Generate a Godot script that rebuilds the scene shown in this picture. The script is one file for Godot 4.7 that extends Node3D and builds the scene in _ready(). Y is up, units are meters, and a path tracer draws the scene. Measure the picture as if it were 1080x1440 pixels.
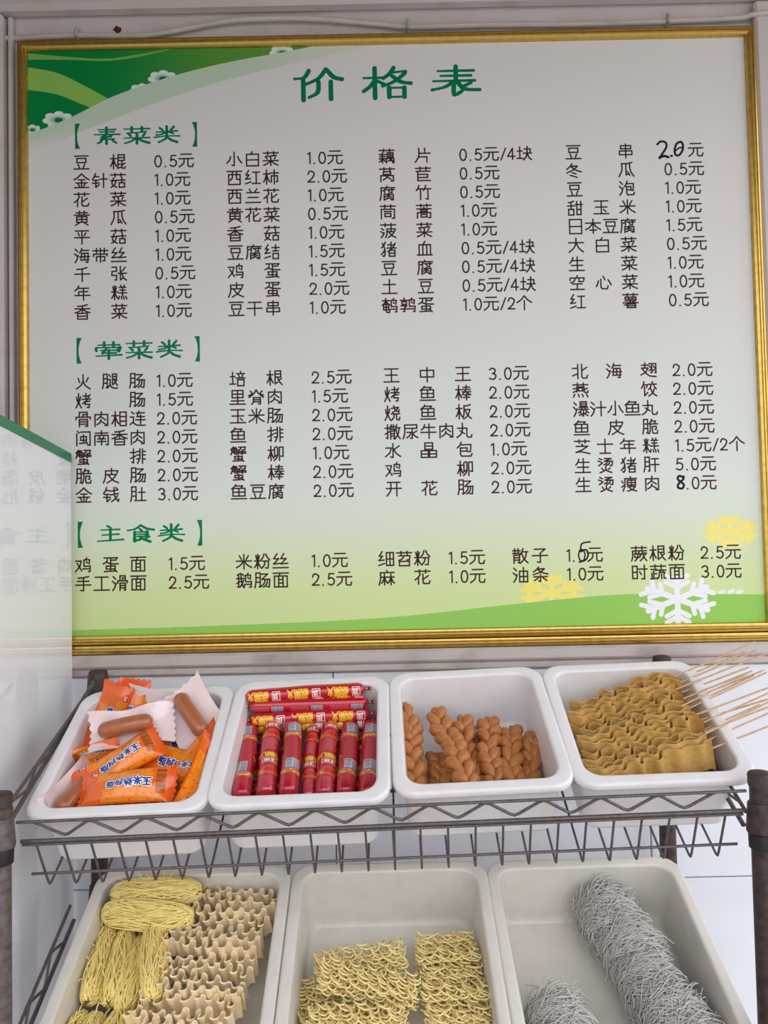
extends Node3D
# A snack stall: framed price list on the wall, a wire rack with tilted shelves and white food trays in front of it.

var M := {}                 # materials by name
var GL := {}                # stroke glyphs by character
var rng := RandomNumberGenerator.new()

const UP_T := 0.46356       # tilt of the upper shelf
const UP_R := 0.03002       # its slight sideways slope
const LOW_T := 0.43633      # tilt of the lower shelf
const POST_L := -0.457
const POST_R := 0.434
const POST_F := 0.362
const POST_B := 0.049


func _ready():
	rng.seed = 7
	make_camera_and_light()
	make_materials()
	make_glyphs()
	build_setting()
	build_partition()
	build_board()
	build_cable()
	build_rack()
	build_trays()
	build_corn_sausages()
	build_red_sausages()
	build_dough_twists()
	build_tofu_skewers()
	build_noodle_bundles()
	build_ruffled_noodles()
	build_instant_noodles()
	build_vermicelli()


func make_camera_and_light():
	var cam := Camera3D.new()
	cam.name = "camera"
	cam.fov = 67.13
	cam.near = 0.02
	add_child(cam)
	cam.transform = Transform3D(Basis(Vector3.RIGHT, deg_to_rad(2.0)) * Basis(Vector3.BACK, deg_to_rad(-1.2)), Vector3(0, 1.55, 1.276))
	cam.current = true
	var env := Environment.new()
	env.background_mode = Environment.BG_SKY
	var sm := ProceduralSkyMaterial.new()
	sm.sky_top_color = Color(0.96, 0.97, 1.0)          # overcast, brighter overhead
	sm.sky_horizon_color = Color(0.78, 0.78, 0.79)
	sm.sky_curve = 0.4
	sm.ground_horizon_color = Color(0.50, 0.49, 0.48)
	sm.ground_bottom_color = Color(0.44, 0.43, 0.42)
	sm.ground_curve = 0.3
	sm.sun_angle_max = 0.0
	var sky := Sky.new()
	sky.sky_material = sm
	env.sky = sky
	env.tonemap_mode = Environment.TONE_MAPPER_LINEAR
	env.tonemap_exposure = 3.1
	env.sdfgi_enabled = true
	env.ssao_enabled = true
	env.ssil_enabled = true
	var we := WorldEnvironment.new()
	we.name = "world"
	we.environment = env
	add_child(we)


# ---------------------------------------------------------------- helpers

class MB:
	# collects vertices and faces (counter-clockwise seen from outside; emitted clockwise as Godot wants)
	var v := PackedVector3Array()
	var n := PackedVector3Array()
	var t := PackedVector2Array()
	var c := PackedColorArray()
	var ix := PackedInt32Array()
	var tint := Color.WHITE

	func vert(p: Vector3, uv := Vector2.ZERO) -> int:
		v.append(p)
		n.append(Vector3.ZERO)
		t.append(uv)
		c.append(tint)
		return v.size() - 1

	func tri(a: int, b: int, d: int):
		var f := (v[b] - v[a]).cross(v[d] - v[a])
		n[a] += f
		n[b] += f
		n[d] += f
		ix.append(a)
		ix.append(d)
		ix.append(b)

	func quad(a: Vector3, b: Vector3, d: Vector3, e: Vector3):
		var k := vert(a, Vector2(0, 1))
		vert(b, Vector2(1, 1))
		vert(d, Vector2(1, 0))
		vert(e, Vector2(0, 0))
		tri(k, k + 1, k + 2)
		tri(k, k + 2, k + 3)

	func box(ctr: Vector3, size: Vector3):
		var h := size / 2
		var p := []
		for i in 8:
			p.append(ctr + Vector3(h.x if i & 1 else -h.x, h.y if i & 2 else -h.y, h.z if i & 4 else -h.z))
		quad(p[4], p[5], p[7], p[6])
		quad(p[1], p[0], p[2], p[3])
		quad(p[5], p[1], p[3], p[7])
		quad(p[0], p[4], p[6], p[2])
		quad(p[6], p[7], p[3], p[2])
		quad(p[0], p[1], p[5], p[4])

	func bbox(ctr: Vector3, size: Vector3, b: float):
		# box with chamfered edges: three nested box shells hulled by hand
		var h := size / 2
		var pts := {}
		for i in 8:
			var s := Vector3(1 if i & 1 else -1, 1 if i & 2 else -1, 1 if i & 4 else -1)
			for a in 3:
				var q := Vector3(h.x - b, h.y - b, h.z - b)
				q[a] = h[a]
				pts[[i, a]] = ctr + q * s
		for a in 3:
			var b1 := (a + 1) % 3
			var c1 := (a + 2) % 3
			for s in 2:
				var base := (1 << a) if s else 0
				var k := [base, base | (1 << b1), base | (1 << b1) | (1 << c1), base | (1 << c1)]
				if s == 0:
					k.reverse()
				quad(pts[[k[0], a]], pts[[k[1], a]], pts[[k[2], a]], pts[[k[3], a]])
			# chamfer strips along axis a
			for q in 4:
				var i0: int = ((1 << b1) if q & 1 else 0) | ((1 << c1) if q & 2 else 0)
				var i1: int = i0 | (1 << a)
				var flip := (q == 1 or q == 2)
				if flip:
					quad(pts[[i0, c1]], pts[[i1, c1]], pts[[i1, b1]], pts[[i0, b1]])
				else:
					quad(pts[[i0, b1]], pts[[i1, b1]], pts[[i1, c1]], pts[[i0, c1]])
		for i in 8:
			var odd := ((i & 1) + ((i >> 1) & 1) + ((i >> 2) & 1)) % 2
			var k := vert(pts[[i, 0]])
			vert(pts[[i, 1]])
			vert(pts[[i, 2]])
			if odd:
				tri(k, k + 1, k + 2)
			else:
				tri(k, k + 2, k + 1)

	func grid(rows: Array, wrap := false, flip := false, uvs := false):
		var base := v.size()
		var w: int = rows[0].size()
		var hh := rows.size()
		for i in hh:
			var r: PackedVector3Array = rows[i]
			for j in w:
				vert(r[j], Vector2(float(j) / (w if wrap else w - 1), float(i) / (hh - 1)) if uvs else Vector2.ZERO)
		for i in hh - 1:
			for j in (w if wrap else w - 1):
				var j2 := (j + 1) % w
				var a := base + i * w + j
				var b := base + i * w + j2
				var d := a + w
				var e := b + w
				if flip:
					tri(a, d, e)
					tri(a, e, b)
				else:
					tri(a, b, e)
					tri(a, e, d)

	func fan(r: PackedVector3Array, apex: Vector3, flip := false):
		var base := v.size()
		for p in r:
			vert(p)
		var k := vert(apex)
		for j in r.size():
			var j2 := (j + 1) % r.size()
			if flip:
				tri(base + j2, base + j, k)
			else:
				tri(base + j, base + j2, k)

	func tube(p: PackedVector3Array, rad, sides := 8, caps := true, uvs := false):
		# swept circle; rad is a number or an array of one radius per point
		var rows := []
		var up := Vector3.UP
		var m := p.size()
		var prev := (p[1] - p[0]).normalized()
		if absf(prev.dot(up)) > 0.9:
			up = Vector3.RIGHT
		var side := prev.cross(up).normalized()
		for i in m:
			var d := (p[mini(i + 1, m - 1)] - p[maxi(i - 1, 0)]).normalized()
			side = (side - d * side.dot(d)).normalized()
			var other := d.cross(side)
			var r: float = rad[i] if rad is Array or rad is PackedFloat32Array else rad
			var ring := PackedVector3Array()
			var cnt := sides + 1 if uvs else sides
			for j in cnt:
				var a := TAU * j / sides
				ring.append(p[i] + (side * cos(a) + other * sin(a)) * r)
			rows.append(ring)
		var start := t.size()
		grid(rows, not uvs, false, uvs)
		if uvs:
			var run := [0.0]
			for i in range(1, m):
				run.append(run[i - 1] + p[i].distance_to(p[i - 1]))
			for i in m:
				for j in sides + 1:
					t[start + i * (sides + 1) + j] = Vector2(float(j) / sides, run[i] / run[m - 1])
		if caps:
			fan(rows[0], p[0], true)
			fan(rows[m - 1], p[m - 1])

	func lathe(prof: Array, sides := 24, at := Vector3.ZERO):
		# prof: [radius, height] from bottom to top
		var rows := []
		for q in prof:
			var ring := PackedVector3Array()
			for j in sides:
				var a := -TAU * j / sides
				ring.append(at + Vector3(cos(a) * q[0], q[1], sin(a) * q[0]))
			rows.append(ring)
		grid(rows, true)
		if prof[0][0] > 0.0001:
			fan(rows[0], at + Vector3(0, prof[0][1], 0), true)
		if prof[-1][0] > 0.0001:
			fan(rows[-1], at + Vector3(0, prof[-1][1], 0))

	func mesh() -> ArrayMesh:
		for i in n.size():
			n[i] = n[i].normalized() if n[i].length_squared() > 0.0 else Vector3.UP
		var a := []
		a.resize(Mesh.ARRAY_MAX)
		a[Mesh.ARRAY_VERTEX] = v
		a[Mesh.ARRAY_NORMAL] = n
		a[Mesh.ARRAY_TEX_UV] = t
		a[Mesh.ARRAY_COLOR] = c
		a[Mesh.ARRAY_INDEX] = ix
		var m := ArrayMesh.new()
		m.add_surface_from_arrays(Mesh.PRIMITIVE_TRIANGLES, a)
		return m


func put(called: String, mesh: Mesh, mat: Material, parent: Node = self) -> MeshInstance3D:
	var o := MeshInstance3D.new()
	o.name = called
	o.mesh = mesh
	o.material_override = mat
	o.cast_shadow = GeometryInstance3D.SHADOW_CASTING_SETTING_ON
	parent.add_child(o, true)
	return o


func thing(called: String, label: String, category: String, xf := Transform3D(), group := "") -> Node3D:
	var o := Node3D.new()
	o.name = called
	add_child(o, true)
	o.transform = xf
	tag(o, label, category, group)
	return o


func tag(o: Node, label: String, category: String, group := ""):
	o.set_meta("label", label)
	o.set_meta("category", category)
	if group:
		o.set_meta("group", group)


func structure(o: Node, label: String, category: String):
	tag(o, label, category)
	o.set_meta("kind", "structure")


func again(o: Node3D, label: String, xf: Transform3D) -> Node3D:
	var d: Node3D = o.duplicate()
	d.name = String(o.name).rstrip("0123456789")
	add_child(d, true)
	d.transform = xf
	d.set_meta("label", label)
	return d


func upper() -> Transform3D:
	return Transform3D(Basis(Vector3.RIGHT, UP_T) * Basis(Vector3.BACK, UP_R), Vector3(0, 1.1557, 0.2946))


func lower() -> Transform3D:
	return Transform3D(Basis(Vector3.RIGHT, LOW_T), Vector3(0, 0.8479, 0.3868))


func at(x: float, y: float, z: float, yaw := 0.0, pitch := 0.0, roll := 0.0) -> Transform3D:
	# angles in degrees: yaw about y, then pitch about x, then roll about z
	return Transform3D(Basis(Vector3.UP, deg_to_rad(yaw)) * Basis(Vector3.RIGHT, deg_to_rad(pitch)) * Basis(Vector3.BACK, deg_to_rad(roll)), Vector3(x, y, z))


func lean(x: float, y: float, z: float, tilt: float, spin: float, side := 0.0) -> Transform3D:
	# lies in a plane tilted towards the viewer (and sideways), turned within that plane
	return Transform3D(Basis(Vector3.BACK, deg_to_rad(side)) * Basis(Vector3.RIGHT, deg_to_rad(tilt)) * Basis(Vector3.UP, deg_to_rad(spin)), Vector3(x, y, z))


func poly(nums: Array) -> PackedVector3Array:
	var p := PackedVector3Array()
	for i in range(0, nums.size(), 3):
		p.append(Vector3(nums[i], nums[i + 1], nums[i + 2]))
	return p


func smooth(p: PackedVector3Array, sub: int) -> PackedVector3Array:
	var o := PackedVector3Array()
	for i in p.size() - 1:
		for k in sub:
			o.append(p[i].cubic_interpolate(p[i + 1], p[maxi(i - 1, 0)], p[mini(i + 2, p.size() - 1)], float(k) / sub))
	o.append(p[-1])
	return o


# ---------------------------------------------------------------- materials

func mat(col: Color, rough := 0.6, metal := 0.0) -> StandardMaterial3D:
	var m := StandardMaterial3D.new()
	m.albedo_color = col
	m.roughness = rough
	m.metallic = metal
	return m


func noise_tex(seed_: int, freq: float, ramp: Array, size := 512, octaves := 4) -> NoiseTexture2D:
	var f := FastNoiseLite.new()
	f.seed = seed_
	f.frequency = freq
	f.fractal_octaves = octaves
	f.noise_type = FastNoiseLite.TYPE_SIMPLEX_SMOOTH
	var t := NoiseTexture2D.new()
	t.width = size
	t.height = size
	t.seamless = true
	t.noise = f
	if ramp:
		var g := Gradient.new()
		g.offsets = PackedFloat32Array(ramp.map(func(q): return q[0]))
		g.colors = PackedColorArray(ramp.map(func(q): return q[1]))
		t.color_ramp = g
	return t


func grained(base: Color, dark: Color, seed_: int, freq: float, scale: float, rough := 0.6, metal := 0.0, lo := 0.25, hi := 0.6) -> StandardMaterial3D:
	var m := mat(Color.WHITE, rough, metal)
	m.albedo_texture = noise_tex(seed_, freq, [[0.0, dark], [lo, dark.lerp(base, 0.6)], [hi, base], [1.0, base.lightened(0.06)]])
	m.uv1_triplanar = true
	m.uv1_world_triplanar = true
	m.uv1_scale = Vector3.ONE * scale
	return m


func make_materials():
	M.wall = grained(Color8(212, 203, 202), Color8(200, 190, 188), 3, 0.012, 1.4, 0.75)
	M.trim = grained(Color8(214, 206, 204), Color8(198, 188, 185), 5, 0.012, 1.6, 0.6)
	M.ledge = grained(Color8(196, 184, 180), Color8(164, 150, 144), 8, 0.01, 1.6, 0.6, 0.0, 0.3, 0.5)
	M.tile = grained(Color8(233, 235, 242), Color8(222, 224, 230), 11, 0.006, 1.0, 0.22)
	M.grout = mat(Color8(150, 148, 150), 0.9)
	M.floor = grained(Color8(166, 162, 158), Color8(136, 132, 128), 14, 0.02, 0.8, 0.85)
	M.ceiling = mat(Color8(118, 104, 98), 0.8)  # dark tone for the unseen canopy and added left wall, cuts bounce light
	M.panel = mat(Color8(246, 246, 250), 0.04)
	M.panel.metallic_specular = 0.9
	M.panel.clearcoat_enabled = true
	M.panel.clearcoat = 0.25
	M.panel.clearcoat_roughness = 0.02
	M.panel_edge = grained(Color8(62, 142, 100), Color8(46, 104, 76), 21, 0.05, 9.0, 0.35)
	M.gold = grained(Color8(214, 180, 96), Color8(176, 140, 70), 24, 0.02, 6.0, 0.3, 0.9, 0.2, 0.5)
	M.cable = grained(Color8(212, 206, 198), Color8(188, 180, 172), 27, 0.01, 3.0, 0.55)
	M.clip = mat(Color8(186, 180, 176), 0.5)
	M.rust = grained(Color8(96, 42, 30), Color8(48, 22, 18), 31, 0.06, 20.0, 0.95)
	M.post = grained(Color8(112, 104, 100), Color8(66, 54, 50), 33, 0.02, 7.0, 0.5, 0.35, 0.3, 0.6)
	M.post_rust = grained(Color8(96, 76, 68), Color8(62, 32, 24), 35, 0.02, 9.0, 0.7, 0.15, 0.35, 0.6)
	M.post_dark = grained(Color8(74, 62, 58), Color8(44, 34, 32), 37, 0.02, 7.0, 0.45, 0.35, 0.3, 0.6)
	M.black = mat(Color8(26, 25, 27), 0.45)
	M.cap = grained(Color8(66, 56, 52), Color8(38, 28, 26), 39, 0.03, 12.0, 0.6)
	M.wire = grained(Color8(106, 98, 98), Color8(74, 64, 62), 41, 0.03, 9.0, 0.42, 0.45)
	M.tray = grained(Color8(238, 235, 236), Color8(228, 224, 224), 43, 0.01, 4.0, 0.34)
	M.tray.backlight_enabled = true
	M.tray.backlight = Color(0.2, 0.2, 0.2)
	M.tray_old = grained(Color8(222, 217, 208), Color8(210, 204, 194), 45, 0.01, 4.0, 0.34)
	M.film = mat(Color8(246, 226, 226), 0.18)
	M.film.clearcoat_enabled = true
	M.film.clearcoat = 0.6
	M.film.clearcoat_roughness = 0.12
	M.meat = grained(Color8(172, 98, 56), Color8(152, 80, 44), 47, 0.02, 8.0, 0.2)
	M.meat.clearcoat_enabled = true
	M.meat.clearcoat = 0.7
	M.dough = grained(Color8(192, 124, 66), Color8(148, 84, 42), 49, 0.02, 14.0, 0.42)
	M.tofu = grained(Color8(214, 172, 100), Color8(182, 134, 66), 51, 0.02, 10.0, 0.55)
	M.tofu.backlight_enabled = true
	M.tofu.backlight = Color(0.2, 0.2, 0.2)
	M.bamboo = grained(Color8(216, 180, 140), Color8(172, 128, 92), 53, 0.03, 10.0, 0.6)
	M.noodle = grained(Color8(252, 232, 148), Color8(240, 210, 112), 55, 0.03, 12.0, 0.55)
	M.ruffle = grained(Color8(252, 232, 192), Color8(242, 214, 168), 57, 0.02, 10.0, 0.6)
	M.ruffle.backlight_enabled = true
	M.ruffle.backlight = Color(0.25, 0.25, 0.25)
	M.curl = grained(Color8(250, 230, 160), Color8(240, 212, 130), 59, 0.03, 12.0, 0.5)
	M.vermicelli = mat(Color8(212, 207, 199), 0.2)
	M.vermicelli.backlight_enabled = true
	M.vermicelli.backlight = Color(0.3, 0.3, 0.3)


# ---------------------------------------------------------------- lettering: strokes of each character on a 100 x 100 field

func make_glyphs():
	# strokes are parted by «;», points are x y pairs; a leading «~» rounds the stroke; a character followed by four numbers puts that character into that box
	var src := {
		"艹": "0 45 100 45;30 5 30 95;70 5 70 95", "口": "0 0 100 0 100 100 0 100 0 0",
		"日": "10 0 90 0 90 100 10 100 10 0;10 50 90 50", "目": "10 0 90 0 90 100 10 100 10 0;10 33 90 33;10 67 90 67",
		"田": "口 0 0 100 100;50 0 50 100;0 50 100 50", "木": "0 28 100 28;50 0 50 100;~48 32 28 62 0 84;~52 32 72 62 100 84",
		"月": "~18 0 18 60 0 100;18 0 92 0 92 96 72 94;18 32 92 32;18 63 92 63",
		"氵": "15 4 75 22;0 36 60 54;~8 100 55 78 85 48", "扌": "0 24 100 24;58 0 58 96 25 90;0 66 100 48",
		"火": "18 25 28 55;85 22 70 50;~50 0 50 45 35 75 5 100;~50 45 65 75 97 100", "灬": "10 10 0 90;35 15 40 85;62 15 68 85;90 10 100 90",
		"女": "~45 0 20 65 90 100;~78 25 55 75 5 100;0 30 100 30", "虫": "15 20 85 20 85 60 15 60 15 20;50 0 50 92;0 95 92 88;80 72 98 100",
		"鸟": "50 0 40 14;15 14 85 14 80 42;15 14 15 58 95 58 90 95 70 95;45 28 58 36;0 76 75 76",
		"鱼": "~30 0 20 14 2 28;30 8 75 8 62 25;10 25 90 25 90 78 10 78 10 25;10 51 90 51;50 25 50 78;0 97 100 97",
		"米": "50 0 50 100;0 45 100 45;20 8 35 35;80 8 65 35;~45 48 28 72 0 90;~55 48 72 72 100 90",
		"豆": "5 5 95 5;20 22 80 22 80 52 20 52 20 22;28 64 36 88;72 64 63 88;0 97 100 97", "白": "50 0 38 18;10 18 90 18 90 100 10 100 10 18;10 58 90 58",
		"土": "10 35 90 35;50 0 50 97;0 97 100 97", "士": "0 35 100 35;50 0 50 97;15 97 85 97", "工": "8 6 92 6;50 6 50 95;0 95 100 95",
		"王": "5 5 95 5;12 48 88 48;50 5 50 95;0 95 100 95", "玉": "王 0 0 100 100;66 65 80 80", "干": "8 8 92 8;0 50 100 50;50 8 50 100",
		"千": "~82 3 50 12 15 15;0 48 100 48;50 12 50 100", "平": "6 8 94 8;25 22 33 42;76 22 66 42;0 55 100 55;50 8 50 100",
		"钅": "~45 0 30 22 0 42;30 22 95 22;15 48 90 48;0 68 100 68;50 48 50 98 98 80", "饣": "~40 0 30 22 0 45;32 22 95 22 80 40;48 35 48 98 98 75",
		"纟": "55 0 10 32 60 32 5 62 85 58;0 95 90 82", "亻": "~90 0 55 40 0 62;55 40 55 100",
		"广": "52 0 55 14;10 16 100 16;~10 16 10 60 0 100", "疒": "58 0 60 12;22 14 100 14;~22 14 22 60 8 100;2 30 10 45;0 72 20 58",
		"犭": "~80 0 50 22 5 40;~25 8 66 45 70 85 50 100 30 96;~68 50 40 72 0 86",
		"比": "8 0 8 95 45 80;8 40 42 40;58 0 58 88 66 95 92 95 98 75;95 25 60 48", "棍": "木 0 0 40 100;日 46 2 98 42;比 45 50 100 100",
		"金": "~50 0 25 25 0 42;~50 0 75 25 100 42;28 42 72 42;12 64 88 64;50 42 50 96;28 72 36 88;72 72 64 88;3 97 97 97",
		"针": "钅 0 0 46 100;50 40 100 40;75 0 75 100", "古": "0 28 100 28;50 0 50 55;12 55 88 55 88 100 12 100 12 55", "菇": "艹 0 0 100 26;女 0 32 46 100;古 52 30 98 100",
		"花": "艹 0 0 100 26;~35 30 22 52 0 70;22 50 22 100;88 42 60 62 50 66;52 30 52 90 60 96 92 96 98 78",
		"菜": "艹 0 0 100 25;~88 28 50 34 12 36;18 42 26 54;48 40 52 52;82 40 74 54;0 66 100 66;50 54 50 100;~46 68 28 86 2 98;~54 68 72 86 98 98",
		"黄": "12 12 88 12;34 0 34 28;66 0 66 28;0 28 100 28;16 40 84 40 84 78 16 78 16 40;50 28 50 78;16 59 84 59;34 82 8 100;66 82 92 100",
		"瓜": "~90 0 55 8 18 8;~20 8 20 55 0 100;48 10 48 88 68 80;58 66 74 92;~72 8 78 60 100 98",
		"每": "~22 0 14 18 0 32;16 14 92 14;20 34 86 34 82 98 62 96;20 34 12 82 92 80;0 58 100 58;46 40 54 52;44 64 52 76", "海": "氵 0 0 28 100;每 34 0 100 100",
		"带": "0 18 100 18;24 2 24 32;50 0 50 32;76 2 76 32;4 58 4 42 96 42 94 56;24 92 24 60 78 60 78 90 66 90;50 48 50 100",
		"丝": "28 0 5 34 38 34 4 70 46 66;72 0 52 34 86 34 52 70 98 66;0 96 100 96", "弓": "8 4 88 4 88 34 12 34 5 62 92 62 86 96 60 94",
		"长": "85 5 60 28 40 36;28 0 28 95 58 82;0 48 100 48;~45 48 65 78 100 98", "张": "弓 0 0 38 100;长 44 0 100 100",
		"年": "~26 0 18 18 0 34;20 16 92 16;26 40 86 40;26 40 26 66;0 66 100 66;58 16 58 100",
		"羔": "28 0 34 12;72 0 66 12;10 15 90 15;16 34 84 34;0 54 100 54;50 15 50 72;灬 0 76 100 100", "糕": "米 0 2 40 100;羔 46 0 100 100",
		"香": "~82 0 50 8 18 10;0 28 100 28;50 8 50 54;~46 30 28 46 0 56;~54 30 72 46 100 56;日 10 60 90 100",
		"小": "50 0 50 96 34 92;~26 32 18 58 0 78;~74 32 84 56 100 78", "西": "0 5 100 5;12 28 88 28 88 98 12 98 12 28;~36 5 36 48 22 68;64 5 64 60 84 64",
		"红": "纟 0 0 42 100;工 46 8 100 98", "市": "50 0 50 14;0 22 100 22;14 88 14 42 88 42 88 84 74 84;50 22 50 100", "柿": "木 0 0 40 100;市 44 0 100 100",
		"兰": "26 0 36 20;76 0 64 20;8 26 92 26;16 60 84 60;0 96 100 96", "付": "~26 0 16 30 0 52;18 32 18 100;36 26 100 26;80 0 80 96 64 92;50 46 58 68",
		"肉": "8 100 8 18 92 18 92 94 74 94;~50 0 46 30 20 54;48 34 78 56;~48 54 40 74 20 88;46 64 80 86",
		"腐": "46 0 50 10;8 12 100 12;~8 12 8 60 0 100;付 18 18 96 48;肉 22 50 94 100", "吉": "0 20 100 20;50 0 50 44;10 44 90 44;14 62 86 62 86 100 14 100 14 62",
		"结": "纟 0 0 42 100;吉 48 2 98 100", "又": "~0 5 92 5 70 50 5 98;~18 25 55 65 100 98", "鸡": "0 22 38 22 28 60 0 94;10 36 40 88;鸟 48 0 100 100",
		"蛋": "6 4 94 4 84 18;50 4 50 38;50 20 84 20;~28 14 22 32 0 44;~24 34 50 44 100 46;虫 8 50 92 100",
		"皮": "14 16 96 16 90 34;~14 16 14 60 0 100;54 0 54 42;14 42 86 42 62 76 24 100;~34 46 62 80 100 100",
		"串": "16 12 84 12 84 34 16 34 16 12;8 50 92 50 92 76 8 76 8 50;50 0 50 100",
		"耒": "0 16 100 16;6 36 94 36;0 58 100 58;50 0 50 100;46 60 26 80 0 90;54 60 80 78 100 86",
		"禺": "14 0 86 0 86 40 14 40 14 0;14 20 86 20;4 100 4 54 96 54 96 98 80 98;50 0 50 76;24 80 78 76;66 66 80 86", "藕": "艹 0 0 100 24;耒 0 28 42 100;禺 46 28 100 100",
		"片": "~24 0 24 55 0 100;24 36 100 36;64 0 64 36;24 62 78 62 78 100", "莴": "艹 0 0 100 24;口 26 30 74 50;8 100 8 58 92 58 92 96 76 96;~50 50 46 72 24 88;52 68 76 84",
		"苣": "艹 0 0 100 24;4 32 96 32;14 32 14 98;14 54 80 54 80 76 14 76;14 98 98 98",
		"竹": "~20 0 14 20 2 36;12 25 48 25;30 25 30 100;~66 0 60 20 50 36;60 25 100 25;80 25 80 98 66 95", "茼": "艹 0 0 100 24;6 100 6 32 94 32 94 96 78 96;26 48 74 48;口 30 62 70 84",
		"蒿": "艹 0 0 100 22;50 22 50 32;2 34 98 34;口 28 42 72 54;6 100 6 62 94 62 94 97 80 97;口 30 74 70 92", "菠": "艹 0 0 100 24;氵 0 32 26 100;皮 32 28 100 100",
		"者": "8 20 80 20;46 0 46 42;0 42 100 42;~92 8 60 42 10 68;日 18 58 94 100", "猪": "犭 0 0 36 100;者 38 0 100 100",
		"血": "52 0 40 20;12 24 88 24 88 96;12 24 12 96;37 24 37 96;63 24 63 96;0 96 100 96",
		"奄": "0 16 96 16;~48 0 38 26 0 48;~52 18 70 34 98 46;16 42 84 42 84 80 16 80 16 42;16 61 84 61;50 34 50 90 60 98 96 98 98 84", "鹌": "奄 0 0 50 100;鸟 52 0 100 100",
		"享": "50 0 50 12;0 16 100 16;口 20 26 80 44;8 54 86 54 54 68;54 68 54 94 36 94;0 76 100 76", "鹑": "享 0 0 50 100;鸟 52 0 100 100",
		"冬": "~38 0 24 22 2 40;28 18 74 18 48 44 2 66;~34 24 62 46 100 60;38 64 64 74;24 82 70 98",
		"包": "~28 0 18 22 0 40;22 18 92 18 88 66 70 66;22 40 66 40 66 62 22 62;22 38 22 86 30 97 92 97 98 80", "泡": "氵 0 0 28 100;包 34 0 100 100",
		"舌": "~86 2 50 10 16 12;0 36 100 36;50 10 50 60;14 60 86 60 86 100 14 100 14 60", "甘": "0 24 100 24;22 0 22 98 78 98 78 0;22 60 78 60", "甜": "舌 0 0 48 100;甘 52 4 100 100",
		"本": "0 28 100 28;50 0 50 100;~46 30 28 56 0 74;~54 30 72 56 100 74;28 78 72 78", "大": "0 32 100 32;~50 0 48 34 34 70 2 98;~52 34 68 70 98 98",
		"生": "~26 4 18 26 4 44;22 26 92 26;14 60 88 60;54 0 54 96;0 96 100 96", "空": "50 0 50 12;2 34 4 16 96 16 94 32;~36 24 26 42 6 50;62 24 62 42 92 42;18 58 82 58;50 58 50 96;4 97 96 97",
		"心": "~16 40 10 62 0 80;32 28 32 86 42 96 74 96 80 76;48 8 60 34;~80 32 92 52 100 70",
		"薯": "艹 0 0 100 20;14 26 86 26 86 40 14 40 14 26;38 26 38 40;62 26 62 40;14 52 80 52;48 44 48 64;0 66 100 66;~88 46 56 68 8 82;日 20 74 90 100",
		"艮": "14 0 84 0 84 44 14 44;14 22 84 22;14 0 14 92 48 80;92 54 62 66;~44 44 64 74 100 98", "退": "8 4 24 18;2 38 22 38 20 72 0 92;~20 78 48 96 100 98;艮 38 0 98 80", "腿": "月 0 0 34 100;退 38 0 100 100",
		"肠": "月 0 0 38 100;44 8 84 8 46 44 98 44 94 96 76 94;~66 46 62 70 42 92;~82 46 78 76 56 98",
		"考": "10 18 74 18;44 0 44 40;0 40 100 40;~92 8 56 44 4 72;30 58 90 54;38 56 34 76 86 76 80 98 58 97", "烤": "火 0 0 40 100;考 44 0 100 100",
		"骨": "24 34 24 0 76 0 76 34;48 34 48 16 76 16;2 50 2 34 98 34 96 48;24 100 24 50 78 50 78 98 64 97;24 66 78 66;24 82 78 82", "相": "木 0 0 44 100;目 48 4 100 98",
		"连": "10 4 26 18;2 40 24 40 22 74 0 92;~22 80 48 97 100 98;40 12 96 12;60 0 46 38 96 38;38 60 100 60;70 26 70 88", "闽": "10 0 22 12;6 18 6 100;32 6 94 6 94 98 78 96;虫 24 26 78 88",
		"南": "8 16 92 16;50 0 50 30;6 100 6 32 94 32 94 97 80 96;34 40 42 52;66 40 58 52;24 56 76 56;20 74 80 74;50 56 50 98",
		"角": "~38 0 24 18 0 34;36 10 80 10 64 28;16 28 92 28 92 96 74 95;~16 28 16 66 0 100;16 50 92 50;16 72 92 72;54 28 54 90",
		"解": "角 0 0 44 100;52 4 96 4 92 40 78 40;~68 4 66 26 50 44;56 50 50 70;52 62 98 62;46 82 100 82;74 50 74 100", "蟹": "解 0 0 100 54;虫 14 58 86 100",
		"非": "~36 0 36 60 10 100;0 18 36 18;2 42 36 42;0 70 36 66;66 0 66 100;66 18 100 18;66 42 98 42;66 70 100 70", "排": "扌 0 0 36 100;非 42 0 100 100",
		"危": "~32 0 22 16 0 32;26 12 76 12 60 32;14 32 100 32;~14 32 14 70 0 100;38 50 82 50 82 70 68 70;38 50 38 88 46 97 92 97 98 80", "脆": "月 0 0 36 100;危 42 0 100 100",
		"戋": "4 26 92 18;0 52 98 42;~42 0 46 46 66 80 100 96;100 96 100 80;~88 56 56 80 10 98;68 2 84 12", "钱": "钅 0 0 46 100;戋 48 0 100 100", "肚": "月 0 0 38 100;土 46 6 100 97",
		"培": "土 0 6 38 90;72 0 72 12;46 16 98 16;58 24 64 40;86 24 80 40;42 46 100 46;口 52 58 94 100", "根": "木 0 0 40 100;艮 46 2 100 100",
		"里": "14 2 86 2 86 52 14 52 14 2;14 27 86 27;50 2 50 96;8 74 92 74;0 97 100 97", "脊": "10 8 24 22;0 40 24 28;90 8 78 20;98 38 76 28;~50 0 34 26 2 52;~50 0 66 26 98 52;月 20 54 82 100",
		"柳": "木 0 0 36 100;56 4 42 12 42 74 58 62;~62 10 62 60 54 84 38 100;74 100 74 8 98 8 98 72 84 70",
		"奉": "12 12 88 12;6 28 94 28;0 44 100 44;~48 0 40 34 0 66;~56 44 74 58 100 64;24 66 76 66;14 82 86 82;50 56 50 100", "棒": "木 0 0 38 100;奉 42 0 100 100",
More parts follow.
